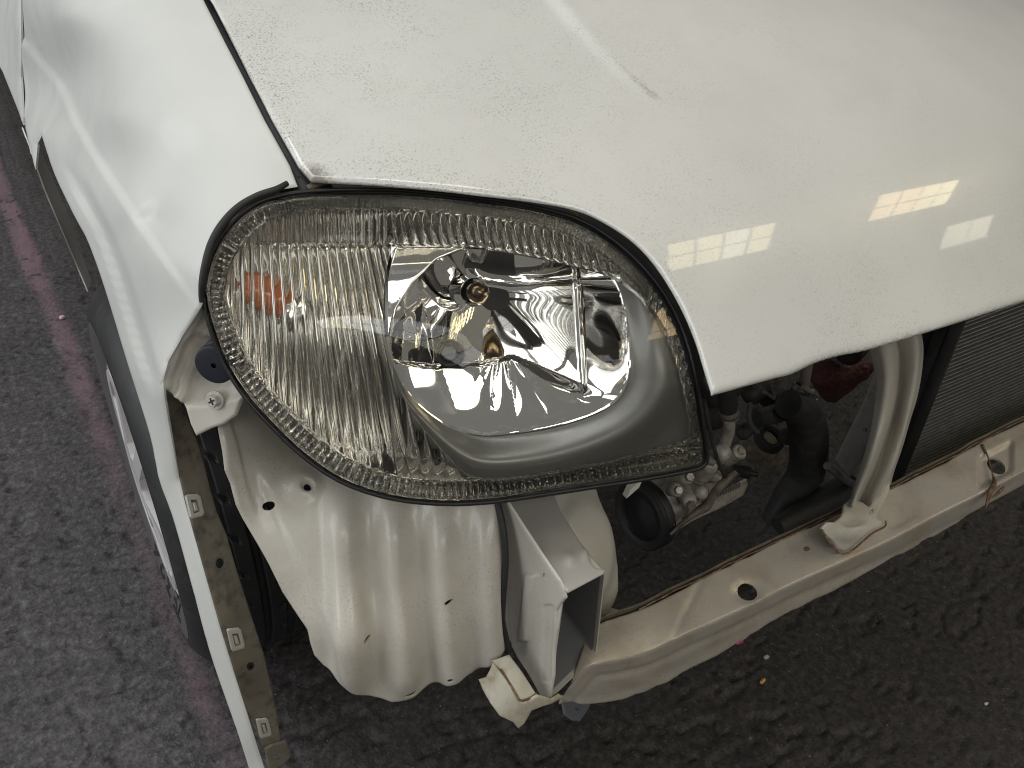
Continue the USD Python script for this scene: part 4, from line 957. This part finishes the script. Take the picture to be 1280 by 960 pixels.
def edge_dist(poly, px, py):
    return shapely.distance(shapely.points(px, py), poly.exterior)
def along(poly, px, py):
    """How far round the outline (in pixels) the nearest edge point lies."""
    c = np.array(poly.exterior.segmentize(1.0).coords)
    L = np.r_[0, np.cumsum(np.linalg.norm(np.diff(c, axis=0), axis=1))]
    return L[cKDTree(c).query(np.stack([px, py], 1))[1]]
head = thing('headlight', label='right headlight with ribbed clear lens, amber bulb and chrome reflector', parent=car)

# clear pane in front of the reflector, ribbed lens round it, one thickness
def lens_relief(px, py):
    d = edge_dist(lens_poly, px, py)
    return -.006 * (1 - smooth01(d / 9)) ** 1.5
def rib_x(u, py):
    return u + 0.24 * np.clip((u - 300) / 220, 0, 1) * (py - 400)
def rib_u(px, py):
    """Across the ribs of the turn signal window, which lean with the lens."""
    u = np.array(px, float)
    for _ in range(12):
        u = px - 0.24 * np.clip((u - 300) / 220, 0, 1) * (py - 400)
    return u
def ribs(px, py):
    """Depth of the flutes on the inner face of the lens."""
    d = edge_dist(lens_poly, px, py)
    s = along(lens_poly, px, py)
    u = px + (0.02 + 0.26 * np.clip((px - 300) / 260, 0, 1.2)) * (430 - py) * -1.0
    lean = rib_u(px, py)
    band = np.where(py > 470, smooth01((27 - d) / 2) * smooth01((d - 3) / 2), 0) + np.where((py <= 470) & (px < 330), smooth01((25 - d) / 2) * smooth01((d - 3) / 2), 0)
    band = np.clip(band, 0, 1)
    fine = np.abs(np.sin(np.pi * s / 9.5))
    fan = np.clip((px - 480) / 60, 0, 1)
    top = (1 - smooth01((py - np.interp(px, [250, 480, 600, 700, 800, 870], [300, 303, 305, 326, 362, 470])) / 5)) * (d > 22)
    coarse = np.abs(np.sin(np.pi * (lean / 13.2))) ** .8
    topr = np.abs(np.sin(np.pi * (px * 1.0 - .42 * fan * (py - 280)) / np.where(px < 480, 9.5, 11.0))) ** .8
    zone = (1 - band) * (1 - top) * smooth01((d - 27) / 2) * smooth01((px - 262) / 6)
    tip = smooth01((np.interp(lean, [250, 330, 420, 520, 600], [430, 530, 565, 580, 590]) - py) / 4)
    o = .0017 * fine * band + .0012 * topr * top + .0026 * coarse * zone * (0.5 + 0.5 * tip)
    edge = smooth01((22 - d) / 3) * (py < 470) * (px > 330)
    o = o * (1 - edge) + edge * .0008 * np.abs(np.sin(np.pi * s / 4.6))
    right = smooth01((px - 800) / 20) * (d < 30) * (py > 330) * (py < 545)
    o = o * (1 - right) + right * .0016 * np.abs(np.sin(np.pi * (px + .16 * (py - 400)) / 7.5))
    return o
def exact(name, outline_poly, step, front, back, material, parent, rim=0.0, tri=None):
    """A plate whose two faces are smooth functions of the place, with their true normals."""
    p, f = tri if tri else tri_poly(outline_poly, step, rim)[:2]
    px, py = p[:, 0], p[:, 1]
    def normal(fn, e=.35):
        du, dv = fn(px + e, py) - fn(px - e, py), fn(px, py + e) - fn(px, py - e)
        n = np.cross(du, dv); n /= np.linalg.norm(n, axis=1, keepdims=True)
        return np.where((n * (CAM - fn(px, py))).sum(1)[:, None] > 0, n, -n)
    v, b_ = front(px, py), back(px, py)
    f = orient_to(v, f)
    m = thicken(v, f, 0, np.zeros(len(v)))
    vv = np.vstack([v, b_]); nn = np.vstack([normal(front), -normal(back)])
    # the rim gets vertices of its own
    N = len(v); side = m.faces[2 * len(f):]
    sv = vv[side.ravel()]; fn = np.cross(sv[1::3] - sv[0::3], sv[2::3] - sv[0::3]); fn /= np.maximum(np.linalg.norm(fn, axis=1, keepdims=True), 1e-12)
    allv = np.vstack([vv, sv]); alln = np.vstack([nn, np.repeat(fn, 3, 0)])
    allf = np.vstack([m.faces[:2 * len(f)], np.arange(len(sv)).reshape(-1, 3) + 2 * N])
    path = numbered(str(parent.GetPath()) + '/' + name)
    um = usdkit.mesh(stage, path, trimesh.Trimesh(allv, allf, process=False), MAT[material])
    from pxr import Vt
    um.CreateNormalsAttr(Vt.Vec3fArray.FromNumpy(alln.astype(np.float32)))
    um.SetNormalsInterpolation('vertex')
    return um.GetPrim()
def lens_base(px, py):
    return CAM + ray(px, py) / FOC * HL(px, py)[:, None]
def lens_normal(px, py, e=1.0):
    n = np.cross(lens_base(px + e, py) - lens_base(px - e, py), lens_base(px, py + e) - lens_base(px, py - e))
    n /= np.linalg.norm(n, axis=1, keepdims=True)
    return np.where((n * (CAM - lens_base(px, py))).sum(1)[:, None] > 0, n, -n)
def lens_front(px, py):
    return lens_base(px, py) + lens_normal(px, py) * lens_relief(px, py)[:, None]
def behind(fn):
    """A mirror behind the lens, fn metres further along the line of sight."""
    return lambda px, py: CAM + ray(px, py) / FOC * (HL(px, py) + fn(px, py))[:, None]
ring = lens_poly.difference(clear_poly.buffer(0.6))
ring = max(getattr(ring, 'geoms', [ring]), key=lambda g: g.area)
lens_back = lambda a, b_: lens_front(a, b_) - lens_normal(a, b_) * (.0032 + ribs(a, b_))[:, None]
win = lens_poly.buffer(-28).difference(clear_poly.buffer(.6)).difference(Polygon([(0, 0), (1280, 0), (1280, 308), (0, 308)]))
win = max((g for g in getattr(win, 'geoms', [win])), key=lambda g: g.area)
def rib_grid(poly, per=9, row=3.2):
    """Rows of points that follow the ribs, so that each rib is smooth."""
    c = np.array(poly.exterior.segmentize(1.6).coords)[:-1]
    e = np.stack([rib_u(c[:, 0], c[:, 1]), c[:, 1] * 1.5 / row], 1)
    q = Polygon(e).buffer(0)
    x0, y0, x1, y1 = q.bounds
    du = 13.2 / per
    g = np.stack(np.meshgrid(np.arange(math.floor(x0 / du), x1 / du + 1) * du, np.arange(y0, y1, 1.5)), -1).reshape(-1, 2)
    g = g[contains_xy(q, g[:, 0], g[:, 1])]
    g = g[cKDTree(e).query(g)[0] > .6]
    pts = np.vstack([e, g])
    t = Delaunay(pts).simplices
    m_ = pts[t].mean(1)
    t = t[contains_xy(q, m_[:, 0], m_[:, 1])]
    y = pts[:, 1] * row / 1.5
    return np.stack([rib_x(pts[:, 0], y), y], 1), t
exact('turn_signal_lens', win, 1.5, lens_front, lens_back, 'glass_ribbed', head, tri=rib_grid(win))
edge_ring = ring.difference(win)
edge_ring = max(getattr(edge_ring, 'geoms', [edge_ring]), key=lambda g: g.area)
exact('ribbed_lens', edge_ring, 1.7, lens_front, lens_back, 'glass_ribbed', head)
exact('clear_lens', clear_poly, 5, lens_front, lambda a, b_: lens_front(a, b_) - lens_normal(a, b_) * .0032, 'glass_clear', head)

def HLo(px, py, back):
    return HL(np.ravel(px), np.ravel(py)) + back
# black housing: rim round the lens and shell behind it
hs_out = [(x, y) for x, y in lens_poly.buffer(2.0).exterior.simplify(.3).coords][:-1]
obj('housing', panel([(x, y) for x, y in lens_poly.buffer(3).exterior.simplify(.4).coords][:-1], lambda a, b_: HL(a, b_) + .016 + .085 * smooth01(edge_dist(lens_poly, a, b_) / 60), 8, .002), 'black_plastic', head)
rimc = np.array(lens_poly.exterior.segmentize(4).coords)
obj('lens_seal', tube(CAM + ray(rimc[:, 0], rimc[:, 1]) / FOC * (HL(rimc[:, 0], rimc[:, 1]) + .0075)[:, None], .0017, 420, 10), 'black_plastic', head)
# dark flange above the lens, under the hood edge, with a retaining lug or two
topl = spline([(352, 238), (400, 229), (470, 231), (540, 237), (600, 244), (660, 251), (715, 262), (755, 278), (795, 305), (826, 336), (852, 378), (870, 425), (882, 470)], 80)
botl = spline([(345, 256), (400, 248), (470, 246), (540, 250), (600, 257), (660, 265), (712, 279), (750, 297), (785, 324), (814, 356), (838, 396), (856, 440), (868, 484)], 80)
tr = lambda l, b_: [CAM + ray(x, y) / FOC * (HL(np.array([x]), np.array([y]))[0] + b_) for x, y in l]
obj('upper_flange', loft([tr(topl, .030), tr(topl * .5 + botl * .5, .014), tr(botl, .006)], 90, 4, .0015), 'black_plastic', head)
obj('trim_clip', tube(tr([(516, 236), (523, 239), (530, 238)], .008), .0018, 10, 8), 'yellow_seal', head)
obj('trim_clip', tube(tr([(712, 263), (718, 265), (724, 270)], .010), .0020, 10, 8), 'yellow_seal', head)
obj('trim_clip', tube(tr([(384, 236), (400, 229), (418, 227), (438, 226)], .012), [.0028, .0028, .002, .001], 20, 8), 'dirty_steel', head)
# chrome shell behind the ribs: the turn signal's reflector
cav = lens_poly.buffer(-5).difference(clear_poly.buffer(-4))
cav = max(getattr(cav, 'geoms', [cav]), key=lambda g: g.area)
def shell_back(px, py):
    d = edge_dist(lens_poly, px, py)
    dc = edge_dist(clear_poly, px, py)
    left = smooth01((500 - px) / 40)
    b_ = .010 + .030 * smooth01((d - 5) / 26) + left * (.030 * smooth01(d / 90) * smooth01(dc / 40))
    step_ = smooth01((py - 302) / 3) * left
    b_ = b_ + .012 * step_ * smooth01((d - 12) / 10)
    # upright facets
    cell = (px + .2 * (py - 400)) / 24.0
    b_ = b_ + left * .0012 * np.cos(cell * 2 * np.pi) * smooth01((d - 25) / 15)
    return b_
inner_part = lens_poly.buffer(-26).difference(clear_poly.buffer(-4))
inner_part = max(getattr(inner_part, 'geoms', [inner_part]), key=lambda g: g.area)
exact('turn_signal_reflector', inner_part, 2.6, behind(shell_back), behind(lambda a, b_: shell_back(a, b_) + .0012), 'mirror_dim', head)
outer_part = cav.difference(inner_part)
outer_part = max(getattr(outer_part, 'geoms', [outer_part]), key=lambda g: g.area)
exact('border_trim', outer_part, 2.8, behind(shell_back), behind(lambda a, b_: shell_back(a, b_) + .0012), 'border_satin', head)
# dark rounded edge between the turn signal and the reflector
dv = spline([(462, 290), (478, 330), (478, 400), (482, 450), (496, 498), (520, 540), (556, 580)], 40)
obj('divider', loft([tr(dv + [-7, 0], .050), tr(dv, .016), tr(dv + [7, 0], .030)], 60, 4, .002), 'black_plastic', head)
# amber bulb with its own little chrome cup
bo3 = CAM + ray(345, 372) / FOC * (HL(np.array([345.]), np.array([372.]))[0] + .024)
ad = CAM + ray(390, 400) / FOC * (HL(np.array([390.]), np.array([400.]))[0] + .024) - bo3; ad /= np.linalg.norm(ad)
obj('amber_bulb', lathe([(-.030, .0001), (-.028, .007), (-.020, .0125), (-.008, .0150), (.005, .0135), (.013, .0100), (.018, .0088), (.019, .0001)][::-1], bo3, ad, 36), 'amber', head)
obj('bulb_socket', lathe([(.017, .0095), (.017, .013), (.030, .014), (.032, .0001)][::-1], bo3, ad, 30), 'chrome', head)

# satin bezel round the reflector
bz = clear_poly.buffer(3).difference(bowl_poly)
bz = bz.difference(Polygon([(440, 280), (590, 280), (585, 308), (545, 323), (515, 351), (495, 386), (487, 420), (440, 430)]))
bz = max(getattr(bz, 'geoms', [bz]), key=lambda g: g.area)
ridge_px = np.array(spline([(752, 338), (785, 352), (812, 385), (828, 430), (834, 462), (831, 488), (815, 517), (785, 543), (745, 562), (695, 575), (640, 582), (600, 580), (572, 566), (540, 535), (512, 500), (497, 460)], 300))
def bezel_back(px, py):
    db = edge_dist(bowl_poly, px, py)
    dr_ = cKDTree(ridge_px).query(np.stack([px, py], 1))[0]
    outer = edge_dist(clear_poly, px, py)
    t = db / np.maximum(db + dr_, 1e-6)
    inside = np.array([1.0 if Polygon(ridge_px).buffer(0).contains(Point(a, c)) else 0.0 for a, c in zip(px, py)]) if len(px) < 1 else contains_xy(Polygon(np.vstack([ridge_px, [[500, 320], [700, 300]]])).buffer(0), px, py).astype(float)
    dish = .034 - .022 * smooth01(t) ** .8
    fall = .012 + .004 * smooth01(dr_ / 30)
    return np.where(inside > 0, dish, fall)
obj('bezel', panel([tuple(x) for x in bz.exterior.simplify(.25).coords][:-1], lambda a, b_: HL(a, b_) + bezel_back(a, b_), 3.4, .0015, holes=[[tuple(x) for x in h.simplify(.25).coords][:-1] for h in bz.interiors]), 'bezel_satin', head, smooth=60)
# bright flat corner above the reflector
cn = [(494, 309), (530, 308), (583, 309), (546, 324), (516, 352), (496, 386), (488, 424), (480, 410), (480, 370), (485, 340)]
obj('corner_trim', panel(cn, lambda a, b_: HL(a, b_) + .026 + .008 * smooth01((b_ - 320) / 90), 4, .0015, rnd=2), 'chrome', head)

# reflector bowl, with flutes low down and a step across its left half
bc = np.array([616., 366.])
bo_arr = np.array(bowl_poly.exterior.segmentize(1.0).coords)
bang = np.arctan2(bo_arr[:, 1] - bc[1], bo_arr[:, 0] - bc[0]); brad = np.hypot(bo_arr[:, 0] - bc[0], bo_arr[:, 1] - bc[1])
so_ = np.argsort(bang); bang, brad = bang[so_], brad[so_]
brad = np.convolve(np.r_[brad[-12:], brad, brad[:12]], np.ones(25) / 25, 'valid')
def bowl_back(px, py):
    a = np.arctan2(py - bc[1], px - bc[0]); r = np.hypot(px - bc[0], py - bc[1])
    q = np.clip(r / np.interp(a, bang, brad, period=2 * np.pi), 0, 1)
    b_ = .036 + .066 * (1 - q ** 2) ** 1.0
    # a step across the left half and under the bulb; below it broad, slightly tilted facets
    line_ = np.interp(px, [480, 545, 600, 640, 700, 790], [450, 458, 455, 446, 470, 505])
    low_ = smooth01((py - line_ + 3) / (7 + 16 * smooth01((px - 640) / 60)))
    cell = (px - .35 * (py - 460)) / 46.0
    fl = (cell % 1) - .5
    fan_ = smooth01((px - 590 - .3 * (py - 470)) / 26)
    b_ = b_ * (1 - low_) + low_ * (.046 + .013 * (1 - q ** 2) - .006 * q ** 8 + ((.0016 * fl ** 2 * 4 + .0012 * np.sin(px / 23.0 + .8)) * (1 - fan_) + .0022 * np.abs(np.sin(np.arctan2(py - 420, px - 628) * 9.0)) * fan_) * (1 - q ** 5))
    rightp = smooth01((px - 724 - .06 * (py - 400)) / 7) * (1 - low_)
    b_ = b_ + .0016 * np.exp(-((px - 724 - .06 * (py - 400)) / 2.6) ** 2) * (1 - low_)
    leftp = smooth01((536 - px + .20 * (py - 400)) / 7) * (1 - low_)
    fl2 = ((px + .1 * py) / 21.0) % 1 - .5
    b_ = b_ - leftp * (.003 * (1 - q)) + leftp * .0022 * fl2 ** 2 * 2 * (1 - q ** 5)
    return b_
exact('reflector', bowl_poly, 2.2, behind(bowl_back), behind(lambda a, b_: bowl_back(a, b_) + .0012), 'mirror', head)
bl3 = CAM + ray(bowl_poly.exterior.segmentize(3).coords.xy[0], bowl_poly.exterior.segmentize(3).coords.xy[1]) / FOC * (HL(np.array(bowl_poly.exterior.segmentize(3).coords.xy[0]), np.array(bowl_poly.exterior.segmentize(3).coords.xy[1])) + .0345)[:, None]
obj('reflector_edge', tube(bl3, .0013, 320, 8), 'chrome', head)
# bulb with its polished cap, and the dark round sight hole
fwd = CAM - (CAM + ray(632, 400) / FOC * .8); fwd /= np.linalg.norm(fwd)
axb = np.array([-.12, -.90, .42]); axb /= np.linalg.norm(axb)
b0 = CAM + ray(598, 366) / FOC * (HL(np.array([598.]), np.array([366.]))[0] + .050)
bl = thing('bulb', parent=head)
obj('cap', lathe([(-.040, .008), (-.012, .0095), (0, .0095), (.0045, .0084), (.0075, .0050), (.0085, .0001)][::-1], b0, axb, 36), 'bulb_gold', bl)
obj('glass', lathe([(-.045, .0075), (-.030, .0075), (-.029, .0001)], b0, axb, 30), 'glass_clear', bl)
obj('shield', lathe([(-.050, .0125), (-.030, .0135), (-.010, .0130), (-.010, .0122), (-.030, .0127), (-.050, .0117)], b0, axb, 36), 'chrome', bl)
e0 = CAM + ray(562, 442) / FOC * (HL(np.array([562.]), np.array([442.]))[0] + .062)
obj('sight_hole', lathe([(-.002, .0001), (.0, .006), (.003, .0095), (.004, .0110), (.002, .0122), (-.006, .0125)], e0, CAM - e0 + np.array([-.1, 0, .1]), 36), 'black_plastic', head)
obj('lens_plug', lathe([(.003, .0062), (.0045, .0050), (.005, .0001)], e0, CAM - e0 + np.array([-.1, 0, .1]), 30), 'grey_plastic', head)

# rubber strip along the fender above the lens
rs = spline([(359, 229), (345, 237), (322, 245), (298, 259), (278, 280), (264, 305), (256, 335), (252, 366), (252, 378)], 60)
obj('rubber_strip', tube([CAM + ray(x, y) / FOC * (min(F(np.array([x]), np.array([y]))[0], .97) - .004) for x, y in rs], [.0022] + [.0030] * 8 + [.0018], 90, 10), 'black_rubber', car, label='thin black rubber strip along the fender edge by the lens')
dg = loft([[at(x, y, Y=.665) for x, y in ((372, 222), (384, 246), (400, 262))], [at(x, y, Y=.665) for x, y in ((396, 214), (410, 232), (430, 250))]], 8, 1, .002)
obj('gap_filler', dg, 'black_rubber', car)
# things lying on the floor
frag = lump([(np.array(at(952, 853, Z=.003)), .003), (np.array(at(955, 850, Z=.004)), .003)], 5, .001)
obj('metal_scrap', frag, 'gold', None, label='tiny brassy scrap lying on the asphalt before the beam', cat_='scrap')
obj('pebble', lump([(np.array(at(957, 822, Z=.003)), .0035), (np.array(at(959, 821, Z=.003)), .003)], 6, .001), 'cast_metal', None, label='small grey pebble just behind the brassy scrap on the asphalt', cat_='pebble')
obj('pebble', lump([(np.array(at(1232, 880, Z=.002)), .0026), (np.array(at(1234, 879, Z=.002)), .002)], 8, .001), 'clip_steel', None, label='pale pebble alone on the asphalt, farthest right in the photo', cat_='pebble')
obj('paint_chip', lump([(np.array(at(922, 803, Z=.004)), .004), (np.array(at(927, 801, Z=.004)), .003)], 7, .0008), 'pink', None, label='bright pink paint chip on the asphalt under the beam', cat_='paint chip')
obj('paint_chip', lump([(np.array(at(77, 397, Z=.003)), .005), (np.array(at(79, 396, Z=.003)), .004)], 9, .0008), 'pink_pale', None, label='pale pink paint chip on the faded line left of the wheel', cat_='paint chip')
